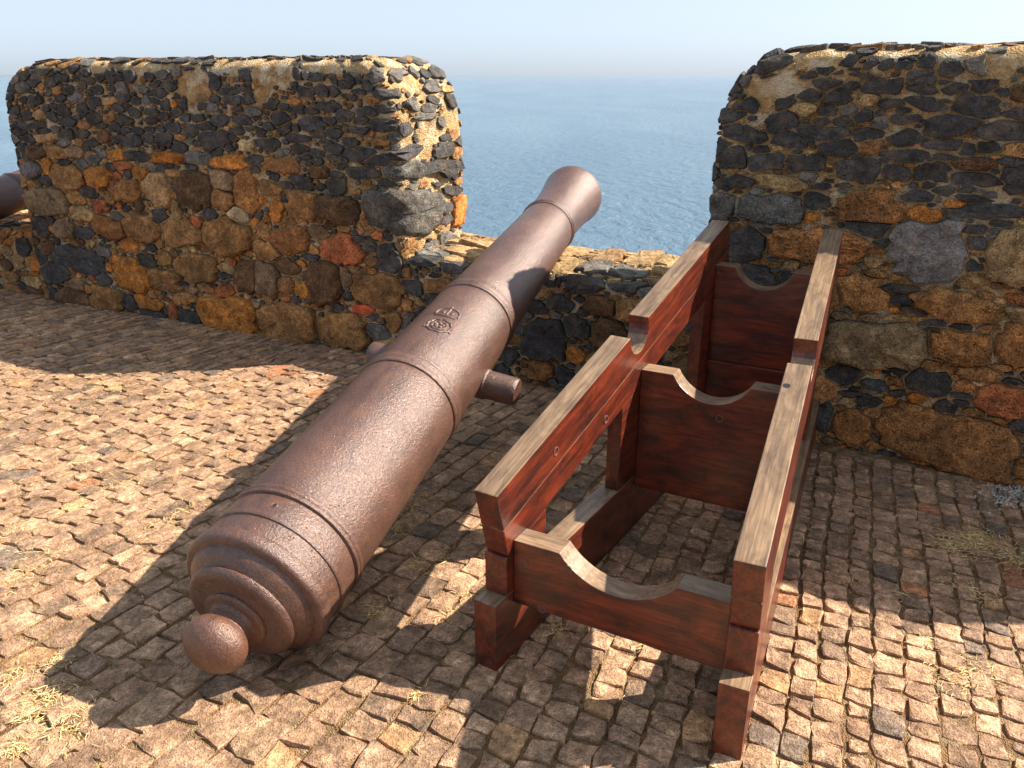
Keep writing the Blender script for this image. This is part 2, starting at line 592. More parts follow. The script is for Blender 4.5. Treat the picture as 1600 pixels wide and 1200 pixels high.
def simplify(o, tol):
    """keep the corners of a closed outline"""
    n = len(o)
    i0 = int(np.argmax(np.hypot(*(o - o.mean(0)).T)))
    o = np.roll(o, -i0, axis=0)
    far = int(np.argmax(np.hypot(*(o - o[0]).T)))

    def dp(a, b):
        if b - a < 2: return []
        p, q = o[a], o[b % n]
        d = q - p; L = math.hypot(*d) + 1e-9
        m = o[a + 1:b]
        h = np.abs((m[:, 0] - p[0]) * d[1] - (m[:, 1] - p[1]) * d[0]) / L
        k = int(np.argmax(h))
        if h[k] < tol: return []
        c = a + 1 + k
        return dp(a, c) + [c] + dp(c, b)
    idx = [0] + dp(0, far) + [far] + dp(far, n)
    return o[idx]


def stone_geometry(blk, lay, k, rng, lim=1.12, gap=.004):
    s = lay.st[k]
    big = s['ru'] * s['rw'] > 0.0022
    o = simplify(lay.outline(k, 36 if big else 22, lim, gap), .0055 if big else .0035)
    n = len(o)
    if n < 4: return None
    area = .5 * abs(np.sum(o[:, 0] * np.roll(o[:, 1], -1) - o[:, 1] * np.roll(o[:, 0], -1)))
    if area < 0.00025: return None
    rounded = s['ang'] < .7
    small = math.sqrt(area)
    pr = min(.006 + small * (.13 if rounded else .075), .036) * rng.uniform(.7, 1.3)
    if s['w'] > blk.zt - .05 and blk.cap: pr *= .5
    c = np.array([s['u'], s['w']])
    ctr = o.mean(0)
    rings = []
    if rounded:
        spec = [(1.0, -.03), (1.0, pr * .30), (.965, pr * .86), (.84, pr * 1.04), (.45, pr * 1.08)]
    else:
        spec = [(1.0, -.03), (.985, pr * .65), (.92, pr * .98), (.55, pr * 1.03)]
    tx, ty = rng.normal(0, .10, 2)
    pts, hs = [], []
    for qi, (sc, h) in enumerate(spec):
        jit = rng.normal(0, .035 if qi > 1 else .012, (n, 1))
        q = ctr + (o - ctr) * (sc * (1 + jit))
        hh = np.full(n, h)
        if qi > 0:
            hh = hh + (q - ctr) @ np.array([tx, ty]) * .8 + rng.normal(0, pr * (.10 if qi < 3 else .16), n)
            if qi == 1: hh = np.minimum(hh, h * 1.6 + .004)
        pts.append(q); hs.append(hh)
    pts.append(ctr[None, :]); hs.append(np.array([spec[-1][1] * 1.06]))
    q = np.concatenate(pts) + c; hh = np.concatenate(hs)
    P = blk.surf(q[:, 0], q[:, 1]); N = blk.normal(q[:, 0], q[:, 1])
    V = P + N * hh[:, None]
    f = []
    R = len(spec)
    for r in range(R - 1):
        for i in range(n):
            j = (i + 1) % n
            f.append((r * n + i, r * n + j, (r + 1) * n + j, (r + 1) * n + i))
    for i in range(n):
        f.append(((R - 1) * n + i, (R - 1) * n + (i + 1) % n, R * n))
    return V, f, area, rounded


def face_camera(V):
    """rough share of the photograph that a piece covers, in pixels squared (0 outside the frame)"""
    u, v_, w_ = pix(V.T.mean(1)) if False else pix(V.mean(0))
    if w_ <= 0.2 or u < -60 or u > 1660 or v_ < -60 or v_ > 1260:
        return 0.0
    uv = np.array([pix(p)[:2] for p in V])
    e = uv.max(0) - uv.min(0)
    return float(e[0] * e[1])


def lay_stones(blk, lay, parent, mat, rng, most, lim=1.24, gap=.0042):
    got = []
    for k in range(len(lay.st)):
        g = stone_geometry(blk, lay, k, rng, lim, gap)
        if g is None: continue
        V, f, area, rounded = g
        got.append((face_camera(V), V, f, rounded, tint_of(lay.st[k]['code'], rng)))
    got.sort(key=lambda x: -x[0])
    for vis, V, f, rounded, t in got[:most]:
        c = V.mean(0)
        o = mesh_obj('stone', V - c, f, mat, parent, smooth=rounded, tint=t)
        o.location = Vector(c) - parent.location
    rest = got[most:]
    if rest:
        vs, fs, ts, n = [], [], [], 0
        for vis, V, f, rounded, t in rest:
            vs.append(V - np.array(parent.location)); fs += [tuple(i + n for i in q) for q in f]
            ts += [t] * len(V); n += len(V)
        o = mesh_obj('rubble', np.concatenate(vs), fs, mat, parent, tint=np.array(ts))
        tag(o, kind='stuff')


def crop_list(x0, y0, sc, rows):
    """rows of 'xa xb ya yb code' measured on an enlarged crop -> photograph pixels"""
    out = []
    for r in rows.strip().split('\n'):
        a, b, c, d, code = r.split()
        out.append((x0 + float(a) / sc, x0 + float(b) / sc, y0 + float(c) / sc, y0 + float(d) / sc, code))
    return out


def place_traced(blk, lay, items, angular_of):
    for xa, xb, ya, yb, code in items:
        xm, ym = (xa + xb) / 2, (ya + yb) / 2
        ul, _ = blk.uw(xa, ym); ur, _ = blk.uw(xb, ym)
        _, wt = blk.uw(xm, ya); _, wb = blk.uw(xm, yb)
        if wt > blk.zt - blk.rf[1]:
            wt = min(wt + .02, blk.wt + .05)
        u, w = (ul + ur) / 2, (wt + wb) / 2
        ru, rw = abs(ur - ul) / 2 * 1.0, abs(wt - wb) / 2 * 1.0
        if ru <= 0 or rw <= 0: continue
        boxy = ru * rw > .003
        lay.put(u, w, ru, rw, code, angular_of(code), boxy=boxy)


ANG = lambda c: .96 if c in 'kg' else .66

# ---- merlon on the left
A0 = np.array([-4.086, 6.267]); eA = np.array([-.958, 4.763]) - A0; eA /= np.linalg.norm(eA)
OL = A0 + eA * .52
left = Block(OL, eA, 3.32, .75, 1.70, rl=(.55, .36), rr=(.30, .40), rf=(.13, .10), rc=.07)
mL = empty('merlon', (OL[0], OL[1], 0))
tag(mL, 'long rubble stone merlon left of the embrasure, its end face in sunlight', 'stone wall', 'merlons of the parapet')


def core_under(blk, parent, **kw):
    o = blk.core('mortar_core', parent, M['mortar'], **kw)
    o.data.transform(Matrix.Translation(-parent.location))
    return o


core_under(left, mL)
rng = np.random.default_rng(3)
lay = Layout(-.45, 3.32 + .75, -.03, left.wt + .30, rng)
for pu, pv, ra, rb in ((303, 135, .12, .09), (300, 165, .05, .06), (425, 112, .17, .09), (520, 100, .16, .05), (405, 150, .06, .05), (672, 205, .10, .05), (590, 100, .10, .05), (678, 278, .07, .03),
                       (230, 103, .14, .035), (150, 108, .08, .03), (360, 97, .2, .035), (660, 130, .10, .04)):
    a, b = left.uw(pu, pv)
    lay.bare(a, b, ra, rb)
T = crop_list(0, 60, 4, """
1480 1620 840 1100 w
1120 1325 835 1075 d
910 1060 835 1055 t
695 880 885 1025 w
330 540 795 950 b
520 690 805 940 o
165 435 945 1115 y
440 590 1055 1150 t
690 775 1090 1155 g
950 1165 710 790 o
1165 1320 715 795 g
1330 1545 735 820 o
675 775 695 770 o
785 950 715 780 k
415 520 675 755 y
302 420 675 765 b
165 300 675 765 d
1250 1430 580 700 k
1485 1600 632 708 c
720 880 605 680 k
215 360 600 655 t
365 460 575 640 k
610 690 585 660 d
885 970 605 665 k
970 1085 600 680 k
465 560 585 640 k
525 610 640 690 k
170 330 525 575 k
355 480 495 555 k
295 365 465 535 k
135 205 455 520 k
212 290 460 525 t
105 165 510 590 k
1315 1475 830 950 y
1325 1475 950 1080 b
820 940 810 890 o
720 830 775 830 r
1030 1140 820 875 b
145 250 780 890 v
240 330 865 925 k
575 680 1005 1100 r
1495 1600 160 275 k
1500 1600 330 420 k
1310 1380 235 330 k
1375 1440 145 225 k
650 735 370 430 t
540 645 370 435 k
810 880 365 425 k
1005 1060 385 455 k
1065 1105 395 445 o
690 770 425 470 k
790 880 440 500 k
880 990 445 490 k
1060 1140 435 500 k
1120 1180 375 450 k
905 985 500 545 k
1030 1130 530 595 k
1145 1240 550 620 k
680 755 530 590 k
600 680 535 570 k
1225 1330 525 590 k
820 900 560 610 k
925 990 370 420 k
385 455 305 370 k
265 315 310 370 k
320 380 305 365 b
570 640 300 355 k
600 660 220 285 k
775 840 220 280 k
1390 1500 360 420 k
1430 1520 555 610 k
1520 1600 545 585 g
""")
T += crop_list(0, 300, 4, """
340 460 170 300 y
600 800 160 305 w
790 1000 140 320 b
1000 1255 180 350 b
1285 1560 160 395 b
1165 1365 385 570 b
715 945 415 615 o
935 1145 490 620 b
330 660 350 500 k
270 430 450 570 k
855 980 395 485 k
605 695 345 410 g
585 775 600 765 b
395 570 610 730 d
850 1020 650 750 o
855 1045 735 810 k
1110 1255 740 840 k
1255 1600 655 895 o
1485 1610 420 630 d
1100 1245 630 710 b
1155 1240 545 650 y
440 540 550 625 y
530 600 585 640 b
1440 1550 90 215 c
95 210 500 630 d
225 310 160 290 k
260 345 320 400 d
460 590 225 300 k
955 1040 115 195 k
1265 1365 110 185 k
1105 1250 565 600 k
1365 1450 505 555 k
1365 1470 450 510 t
1065 1120 690 830 r
1190 1280 160 235 r
1255 1320 330 385 b
""")
T += crop_list(400, 60, 4, """
200 375 940 1140 b
400 650 980 1165 d
680 1145 965 1250 v
560 770 800 890 k
785 1020 790 900 v
1030 1250 765 870 k
1270 1335 750 830 k
1225 1345 985 1165 o
795 1045 680 760 k
1105 1215 650 745 k
700 895 505 590 k
560 755 685 770 k
780 940 310 385 k
765 885 190 280 g
45 275 745 845 b
330 460 800 880 d
635 755 430 490 k
505 610 445 520 k
270 440 495 590 k
0 130 625 705 k
145 240 200 320 k
320 380 130 200 k
250 320 200 260 k
225 275 265 330 k
460 545 305 370 k
550 650 350 395 k
630 715 315 355 k
385 540 400 460 k
120 210 405 460 k
210 305 420 475 k
270 375 300 365 k
130 230 530 605 k
30 110 525 590 k
440 530 570 630 k
580 700 550 605 k
610 700 480 545 k
760 880 415 470 k
220 330 665 725 k
430 550 660 720 k
330 430 695 745 k
540 630 620 680 k
680 835 620 675 b
185 320 600 660 k
390 470 630 670 k
440 580 730 780 k
450 550 830 890 k
140 235 900 945 k
610 670 220 290 k
500 550 240 305 k
1090 1165 560 625 t
1155 1285 920 980 k
1150 1220 1030 1095 k
1155 1225 1100 1165 k
945 1040 390 460 v
1040 1125 405 465 k
1210 1265 345 430 k
1060 1110 200 270 g
930 1030 215 265 g
""")
T += crop_list(400, 300, 4, """
95 345 225 395 w
390 680 265 455 r
760 910 330 510 k
310 545 430 700 d
615 920 500 725 b
385 715 760 985 b
35 385 690 960 b
690 840 830 930 g
0 150 430 660 y
590 735 275 325 k
525 610 490 595 y
605 735 700 765 R
295 400 385 440 k
110 270 420 515 d
130 240 535 640 b
695 760 470 525 b
1060 1140 305 365 g
1140 1230 250 360 g
45 110 640 700 b
""")
place_traced(left, lay, T, ANG)
up = lambda u, w: w > 1.02
codes = lambda u, w: 'kkkkkkkkggkb' if up(u, w) else 'bbdkkobytbrk'
bare = lambda w, zt: w > zt - .07 and rng.random() < .84
lay.fill(500, lambda u, w: (rng.uniform(.05, .12), rng.uniform(.014, .032)) if u > left.Ls + .03 and rng.random() < .6 else None, lambda u, w: 'ggkkt', .9, .15)
endf = lambda u: u > left.Ls + .02 and rng.random() < .86
lay.fill(2500, lambda u, w: None if bare(w, 1.70) or endf(u) else (rng.uniform(.055, .085), rng.uniform(.026, .042)) if up(u, w) else (rng.uniform(.05, .10), rng.uniform(.045, .08)), codes, .85, .15)
lay.fill(5000, lambda u, w: None if bare(w, 1.70) or endf(u) else (rng.uniform(.034, .056), rng.uniform(.018, .03)) if up(u, w) else (rng.uniform(.028, .05), rng.uniform(.018, .034)), codes, .85, .18)
lay.fill(14000, lambda u, w: None if bare(w, 1.70) or endf(u) else (rng.uniform(.014, .03), rng.uniform(.009, .018)), lambda u, w: 'kkkbgdt' if up(u, w) else 'kbdotbgk', .85, .22)
lay_stones(left, lay, mL, M['stone'], rng, 300)

# ---- merlon on the right
eR = np.array([.868, -.485]); eR /= np.linalg.norm(eR)
ORt = np.array([1.432, 3.405]) - eR * .61
right = Block(ORt, eR, 2.75, .75, 1.715, rl=(.34, .36), rr=(.3, .36), rf=(.12, .09), rc=.05)
mR = empty('merlon', (ORt[0], ORt[1], 0))
tag(mR, 'rubble stone merlon of black and orange stones behind the wooden gun carriage', 'stone wall', 'merlons of the parapet')
core_under(right, mR)
rng = np.random.default_rng(5)
lay = Layout(-.35, 2.75, -.03, right.wt + .30, rng)
for pu, pv, ra, rb in ((1190, 140, .07, .06), (1225, 85, .10, .05), (1500, 72, .10, .04), (1560, 95, .05, .05), (1190, 165, .03, .06), (1370, 72, .12, .03)):
    a, b = right.uw(pu, pv)
    lay.bare(a, b, ra, rb)
T = crop_list(1100, 40, 3.2, """
175 495 835 985 v
485 635 835 920 k
660 1005 820 990 w
1020 1200 895 985 o
1200 1640 885 965 k
235 500 745 815 t
35 225 745 825 k
0 150 830 980 v
110 300 1005 1180 k
305 840 1005 1190 w
930 1305 965 1283 g
1415 1680 1000 1300 t
85 305 495 580 k
60 215 595 715 k
225 395 630 725 k
405 590 630 735 k
665 880 655 775 k
890 1025 690 775 k
1045 1235 680 780 k
1240 1490 730 805 k
1250 1450 645 725 d
1485 1680 690 830 k
890 1130 615 675 k
1140 1265 635 665 k
910 1100 515 605 k
775 890 560 640 b
555 780 565 650 k
435 730 495 585 k
345 555 530 610 k
730 880 500 570 k
310 470 430 530 k
1075 1390 440 545 k
1350 1680 465 580 k
1110 1300 555 615 k
1340 1495 570 630 k
910 1065 430 490 k
735 840 415 480 k
415 545 385 455 t
565 660 400 450 k
735 850 335 400 t
850 985 360 410 k
980 1215 350 420 k
1245 1490 340 460 k
1490 1650 400 470 k
1170 1310 280 340 k
1315 1465 255 330 k
1510 1650 290 375 d
985 1165 290 340 k
760 980 255 335 k
985 1150 220 295 k
1165 1295 160 255 k
1300 1480 135 245 g
1480 1565 160 230 b
1415 1515 85 135 g
1015 1135 135 215 k
890 1005 175 215 k
800 895 165 215 k
705 795 150 215 k
565 655 150 200 k
460 560 150 200 g
895 1015 135 170 k
785 885 120 165 k
570 715 325 390 k
440 545 305 375 k
605 735 275 325 k
485 630 260 310 k
320 435 330 410 k
360 450 270 330 k
130 265 360 440 k
150 255 265 325 k
245 345 250 310 k
190 270 230 265 k
670 810 225 260 k
1240 1440 835 880 k
1190 1310 860 915 o
1000 1160 820 880 k
495 580 920 985 o
840 940 1060 1110 k
1310 1420 1040 1120 k
535 640 780 820 k
645 745 780 815 k
""")
T += crop_list(1200, 400, 4, """
420 775 100 330 b
680 915 155 230 k
885 1460 205 400 b
375 1000 395 690 y
1000 1405 450 660 w
1170 1395 110 195 t
1470 1700 215 300 r
1465 1700 310 395 t
1425 1720 400 680 w
865 1180 700 870 k
345 580 670 800 k
580 765 770 830 k
1170 1460 680 770 b
1290 1720 790 1000 r
540 705 860 940 k
850 1010 840 920 o
715 830 865 925 o
1000 1195 890 985 k
1205 1365 935 1000 b
410 650 960 1180 w
680 1590 940 1325 w
300 405 890 1100 k
590 745 75 130 b
1225 1350 20 90 k
935 1110 385 440 k
1140 1275 410 460 k
950 1080 640 715 b
1140 1290 840 880 k
1390 1530 660 720 b
1460 1600 755 800 k
1600 1800 700 780 k
1600 1780 1020 1300 d
""")
T += crop_list(1200, 650, 4, """
580 760 245 310 k
760 920 275 350 k
400 600 215 275 o
""")
place_traced(right, lay, T, ANG)
up = lambda u, w: w > .98
codes = lambda u, w: 'kkkkkkkkkggb' if up(u, w) else 'bbdkkowyrtk'
lay.fill(2500, lambda u, w: None if bare(w, 1.715) else (rng.uniform(.06, .11), rng.uniform(.03, .045)) if up(u, w) else (rng.uniform(.06, .16), rng.uniform(.05, .10)), codes, .85, .14)
lay.fill(5000, lambda u, w: None if bare(w, 1.715) else (rng.uniform(.03, .055), rng.uniform(.015, .028)), codes, .85, .18)
lay.fill(14000, lambda u, w: None if bare(w, 1.715) else (rng.uniform(.012, .028), rng.uniform(.008, .016)), lambda u, w: 'kkkbgdt' if up(u, w) else 'kbdotbgk', .85, .22)
lay_stones(right, lay, mR, M['stone'], rng, 300)

# ---- low breast wall in the embrasure
PL, PR = OL + eA * 3.28, ORt + eR * .05
eS = PR - PL; LS = np.linalg.norm(eS); eS /= LS
nS = np.array([-eS[1], eS[0]])
OS = PL - eS * .10 + nS * .02
sill = Block(OS, eS, LS + .2, .80, .615, rl=(0, .01), rr=(0, .01), rf=(.03, .03), rc=0, cap_ends=False)
mS = empty('breast_wall', (OS[0], OS[1], 0))
tag(mS, 'low stone breast wall under the cannon muzzle with sunlit slabs on top', 'stone wall', 'low walls in the embrasures')
core_under(sill, mS)
rng = np.random.default_rng(8)
lay = Layout(0, LS + .2, -.03, sill.wt + .74, rng)
T = crop_list(800, 240, 4, """
230 330 760 825 k
""") + crop_list(820, 350, 4, """
110 240 318 388 k
265 485 325 440 k
490 725 345 420 k
0 270 600 830 k
230 410 575 715 k
415 640 600 780 d
260 370 765 870 o
25 190 850 970 w
565 680 470 610 b
150 300 450 545 k
370 570 450 560 d
190 310 880 1000 k
780 860 330 400 k
0 130 480 560 k
700 860 520 640 k
40 170 980 1080 d
""") + crop_list(560, 320, 4.706, """
380 575 390 455 k
610 800 420 500 k
480 700 540 640 b
330 470 560 660 k
""")
place_traced(sill, lay, T, ANG)
# slabs bedded on top, traced on the photograph
for xa, xb, ya, yb, code in crop_list(820, 350, 4, """
170 420 145 212 t
420 620 165 250 t
605 860 185 285 t
160 340 245 310 t
300 600 250 325 g
490 780 285 345 g
790 890 260 290 t
""") + crop_list(560, 320, 4.706, """
370 680 345 400 g
660 800 300 345 t
600 830 390 430 t
""") + [(740, 790, 376, 384, 't'), (1010, 1080, 405, 420, 't')]:
    ul, wl = sill.uw_top(xa, (ya + yb) / 2); ur, wr = sill.uw_top(xb, (ya + yb) / 2)
    _, wa = sill.uw_top((xa + xb) / 2, ya); _, wb = sill.uw_top((xa + xb) / 2, yb)
    lay.put((ul + ur) / 2, (wa + wb) / 2, abs(ur - ul) / 2 * .92, max(abs(wa - wb) / 2, .05), code, .9)
top = lambda w: w > sill.wt - .02
codes = lambda u, w: 'ttgyy' if top(w) else 'kkdkbgk'
lay.fill(900, lambda u, w: (rng.uniform(.09, .16), rng.uniform(.06, .10)) if top(w) else (rng.uniform(.05, .09), rng.uniform(.035, .06)), codes, .85, .05)
lay.fill(3000, lambda u, w: (rng.uniform(.03, .055), rng.uniform(.02, .035)), codes, .85, .08)
lay.fill(4000, lambda u, w: (rng.uniform(.014, .028), rng.uniform(.01, .016)), lambda u, w: 'tcty' if top(w) else 'kkbdtk', .85, .12)
lay_stones(sill, lay, mS, M['stone'], rng, 260)

# ---- low breast wall at the left edge of the frame
O2 = OL - eA * 2.3 + np.array([-eA[1], eA[0]]) * .03
sill2 = Block(O2, eA, 2.45, .80, .47, rl=(0, .01), rr=(0, .01), rf=(.03, .03), rc=0, cap_ends=False)
mS2 = empty('breast_wall', (O2[0], O2[1], 0))
tag(mS2, 'low stone breast wall under the dark cannon, cut by the left edge of the frame', 'stone wall', 'low walls in the embrasures')
core_under(sill2, mS2)
rng = np.random.default_rng(9)
lay = Layout(.6, 2.45, -.03, sill2.wt + .7, rng)
codes = lambda u, w: 'bbdkotk'
lay.fill(900, lambda u, w: (rng.uniform(.06, .12), rng.uniform(.04, .08)), codes, .7, .05)
lay.fill(2500, lambda u, w: (rng.uniform(.025, .055), rng.uniform(.018, .035)), codes, .85, .18)
lay_stones(sill2, lay, mS2, M['stone'], rng, 200)

# ------------------------------------------------------------------ pavement of setts
wd = np.array([.885, -.465])
pv_o = bpy.data.objects.new('pavement', None)
poly = [(-16, 12.4), (-3.0, 5.9), (1.3, 3.75), (6, 1.3), (10, -1), (8, -9), (-16, -9)]


def ground_h(x, y):
    return 0.006 * noise.noise(Vector((x * 1.3, y * 1.3, 3.1)))


# bedding soil sheet with the cliff under it
gx = np.arange(-16, 10.01, .5)
v, f = [], []
bm = bmesh.new()
pb = [(-16.0, 12.62), (-4.1, 6.5), (-.4, 4.85), (1.3, 3.9), (6, 1.3), (10, -1.0), (10, -10), (-16, -10)]
vs = [bm.verts.new((x, y, -.0080)) for x, y in pb]
bm.faces.new(vs)
pave = bm_obj('pavement', bm, M['soil'])
tag(pave, kind='structure')
bm = bmesh.new()
cl = [(x, y) for x, y in pb]
off = [(-16, 13.7), (-3.6, 7.5), (.1, 5.5), (1.9, 4.6), (6.6, 2.2), (10.6, 0), (10.6, -10.6), (-16.6, -10.6)]
topv = [bm.verts.new((x, y, -.05)) for x, y in off]
botv = [bm.verts.new((x * 1.35 + 2, y * 1.35 + 2, SEA_Z - 2)) for x, y in off]
bm.faces.new(topv)
for i in range(len(off)):
    j = (i + 1) % len(off)
    bm.faces.new((topv[i], botv[i], botv[j], topv[j]))
bmesh.ops.recalc_face_normals(bm, faces=bm.faces)
tag(bm_obj('cliff', bm, M['rock']), kind='structure')

rng = np.random.default_rng(21)
base0 = np.array([0.0, 4.15 - 1.05])


def wall_y(x):
    return 6.267 - .481 * (x + 4.086) if x < -.6 else (4.604 - .592 * (x + .627) if x < .9 else 3.703 - .5587 * (x - .9))


def ss(a, b, x):
    t = min(max((x - a) / (b - a), 0), 1)
    return t * t * (3 - 2 * t)


SETT_CODES = [((.45, .272, .166), 5), ((.40, .235, .140), 5), ((.34, .205, .125), 4), ((.48, .295, .175), 3), ((.28, .178, .115), 2),
              ((.51, .285, .14), .9), ((.44, .19, .09), .3), ((.21, .15, .11), .6)]
CW = np.array([w for _, w in SETT_CODES]); CW = CW / CW.sum()


def sett(c4, z, tilt, code, fine):
    """c4: four plan corners (in order)"""
    n = 8
    b = []
    for i in range(4):
        p, q = c4[i], c4[(i + 1) % 4]
        d = q - p; nrm = np.array([d[1], -d[0]])
        b.append(p + rng.normal(0, .0035, 2))
        b.append((p + q) / 2 + nrm * rng.normal(0, .035) + rng.normal(0, .0025, 2))
    b = np.array(b); ctr = b.mean(0)
    # knock the corners off
    for i in (0, 2, 4, 6):
        b[i] = ctr + (b[i] - ctr) * rng.uniform(.90, 1.0)
    spec = [(1.02, -.055), (1.0, -.0060), (.974, -.0007), (.80, .0006)] if fine else [(1.01, -.05), (.995, -.0045), (.955, 0)]
    V = []
    for k, (sc, h) in enumerate(spec):
        q = ctr + (b - ctr) * (sc * (1 + rng.normal(0, .018 if k > 1 else .006, (n, 1))))
        hh = h + (q - ctr) @ tilt * (k > 0) + (rng.normal(0, .0013, n) if k > 0 else 0)
        for p, e in zip(q, hh):
            V.append((p[0], p[1], z + e))
    V.append((ctr[0], ctr[1], z + .0015 + rng.normal(0, .001)))
    f = []
    R = len(spec)
    for r in range(R - 1):
        for i in range(n):
            j = (i + 1) % n
            f.append((r * n + i, r * n + j, (r + 1) * n + j, (r + 1) * n + i))
    for i in range(n):
        f.append(((R - 1) * n + i, (R - 1) * n + (i + 1) % n, R * n))
    return np.array(V), f


setts = []
c = -70
pos = -5.6
while pos < 4.2:
    xm = pos * wd[0]
    right_side = ss(-.15, .55, xm)
    th = rad(57 + 10.5 * ss(-.6, 1.0, xm))
    lf = 1 - ss(-1.3, -.55, xm)
    hcw = (.088 - .020 * lf - .012 * right_side) * rng.uniform(.88, 1.14)
    d = np.array([math.cos(th), math.sin(th)]); e = wd
    # next course starts hcw further along the wall direction (corrected for the skew)
    skew = abs(d[0] * e[1] - d[1] * e[0])
    step = hcw / skew
    o0 = base0 + e * pos; o1 = base0 + e * (pos + step)
    th1 = rad(57 + 10.5 * ss(-.6, 1.0, (pos + step) * wd[0]))
    d1 = np.array([math.cos(th1), math.sin(th1)])
    l = -3.6 + rng.uniform(0, .12)
    gap = .0036
    while l < 4.2:
        L = (.118 - .008 * lf - .040 * right_side) * rng.uniform(.70, 1.32)
        sk = rng.normal(0, .0055)
        sk2 = rng.normal(0, .0055)
        g = gap * rng.uniform(.5, 1.5) + (.006 if rng.random() < .12 else 0)
        wob = lambda t: .016 * noise.noise(Vector((pos * 2.1, t * 2.3, 1.7))) + .008 * noise.noise(Vector((pos * 9.0, t * 9.0, 5.7)))
        a0, a1 = l + g, l + L - g
        ee = e * (g / skew)
        c4 = [o0 + d * (a0 - sk) + ee + e * wob(a0), o1 + d1 * (a0 + sk) - ee + e * wob(a0),
              o1 + d1 * (a1 + sk2) - ee + e * wob(a1), o0 + d * (a1 - sk2) + ee + e * wob(a1)]
        l += L
        m = sum(c4) / 4
        if m[1] > wall_y(m[0]) + .04 or m[1] < .7: continue
        # outside a generous view wedge: skip
        if abs(m[0]) > (m[1] + .5) * .80 + .35: continue
        setts.append((c4, m, right_side))
    pos += step
geo = []
for c4, m, rs in setts:
    u, vv, w_ = pix((m[0], m[1], 0))
    z = rng.normal(0, .0019) + ground_h(m[0], m[1])
    tilt = rng.normal(0, .018 + .006 * rs, 2)
    ci = rng.choice(len(SETT_CODES), p=CW)
    t = np.array(SETT_CODES[ci][0]) * rng.uniform(.86, 1.14) * (1 + .30 * noise.noise(Vector((m[0] * 1.1, m[1] * 1.1, 6.0))))
    inview = -40 < u < 1640 and -40 < vv < 1235
    size = 0
    if inview:
        uv = np.array([pix((p[0], p[1], 0))[:2] for p in c4])
        size = .5 * abs(np.sum(uv[:, 0] * np.roll(uv[:, 1], -1) - uv[:, 1] * np.roll(uv[:, 0], -1)))
        if uv[:, 1].max() > 1215: size *= .5
    V, f = sett(c4, z, tilt, ci, vv > 640 and inview)
    geo.append((size, V, f, (*t, .25)))
geo.sort(key=lambda x: -x[0])
for size, V, f, t in geo[:300]:
    ctr = V.mean(0)
    o = mesh_obj('sett', V - ctr, f, M['sett'], pave, tint=t)
    o.location = ctr
vs, fs, ts, n = [], [], [], 0
for size, V, f, t in geo[300:]:
    vs.append(V); fs += [tuple(i + n for i in q) for q in f]; ts += [t] * len(V); n += len(V)
tag(mesh_obj('cobble_paving', np.concatenate(vs), fs, M['sett'], pave, tint=np.array(ts)), kind='stuff')
print('setts', len(setts))

# earth banked against the foot of the walls
V, F = [], []
for P0_, P1_, wd_ in ((OL + eA * -.6, OL + eA * 3.3, .10), (PL, PR, .10), (ORt - eR * .05, ORt + eR * 2.6, .20)):
    dd = P1_ - P0_; Lb = np.linalg.norm(dd); dd = dd / Lb; nb_ = np.array([dd[1], -dd[0]])
    nn_, mm_ = int(Lb / .02), 14
    n0 = len(V)
    for i in range(nn_ + 1):
        for j in range(mm_ + 1):
            t = j / mm_
            p = P0_ + dd * (i * Lb / nn_)
            wv = wd_ * (1.0 + .8 * noise.noise(Vector((p[0] * 2.3, p[1] * 2.3, 4.0))))
            p = p + nb_ * (t * wv - .05)
            hz = -.016 + .034 * (1 - t) ** 1.3 * (1 + .6 * noise.noise(Vector((p[0] * 5, p[1] * 5, 1.0)))) + .007 * noise.noise(Vector((p[0] * 26, p[1] * 26, 2.0)))
            V.append((p[0], p[1], hz))
    for i in range(nn_):
        for j in range(mm_):
            a = n0 + i * (mm_ + 1) + j
            F.append((a, a + mm_ + 1, a + mm_ + 2, a + 1))
tag(mesh_obj('soil', V, F, M['soil'], None, smooth=True), kind='stuff')

# ------------------------------------------------------------------ gun carriage
CX, CY, CYAW = .2323, 1.7206, rad(28.2014)
HW0, KT, TH = .3844, .0709, .0742
ax = np.array([math.sin(CYAW), math.cos(CYAW)]); bx = np.array([ax[1], -ax[0]])
TAP = math.atan(KT)
SLOPE = math.atan(.2677)
car = empty('gun_carriage', (CX, CY, 0))
tag(car, 'dark red wooden cannon carriage standing empty on the cobbles', 'gun carriage')


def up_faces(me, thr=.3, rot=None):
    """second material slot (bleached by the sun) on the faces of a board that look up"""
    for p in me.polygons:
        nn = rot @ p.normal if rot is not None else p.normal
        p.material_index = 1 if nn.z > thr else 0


def board(name, outline, y0, y1, mw, parent=car, bevel=.0035, worn=True):
    """outline in local (x, z), extruded from y0 to y1, placed by matrix mw (world)"""
    bm = bmesh.new()
    a = [bm.verts.new((x, y0, z)) for x, z in outline]
    b = [bm.verts.new((x, y1, z)) for x, z in outline]
    n = len(a)
    bm.faces.new(a); bm.faces.new(b[::-1])
    for i in range(n):
        bm.faces.new((a[(i + 1) % n], a[i], b[i], b[(i + 1) % n]))
    bmesh.ops.recalc_face_normals(bm, faces=bm.faces)
    sharp = [e for e in bm.edges if len(e.link_faces) == 2 and e.calc_face_angle(0) > .5]
    bmesh.ops.bevel(bm, geom=sharp, offset=bevel, segments=2, profile=.6, affect='EDGES')
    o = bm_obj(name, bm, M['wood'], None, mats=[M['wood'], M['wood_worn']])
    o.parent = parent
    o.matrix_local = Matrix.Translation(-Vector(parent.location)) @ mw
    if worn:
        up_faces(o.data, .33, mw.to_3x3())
    return o


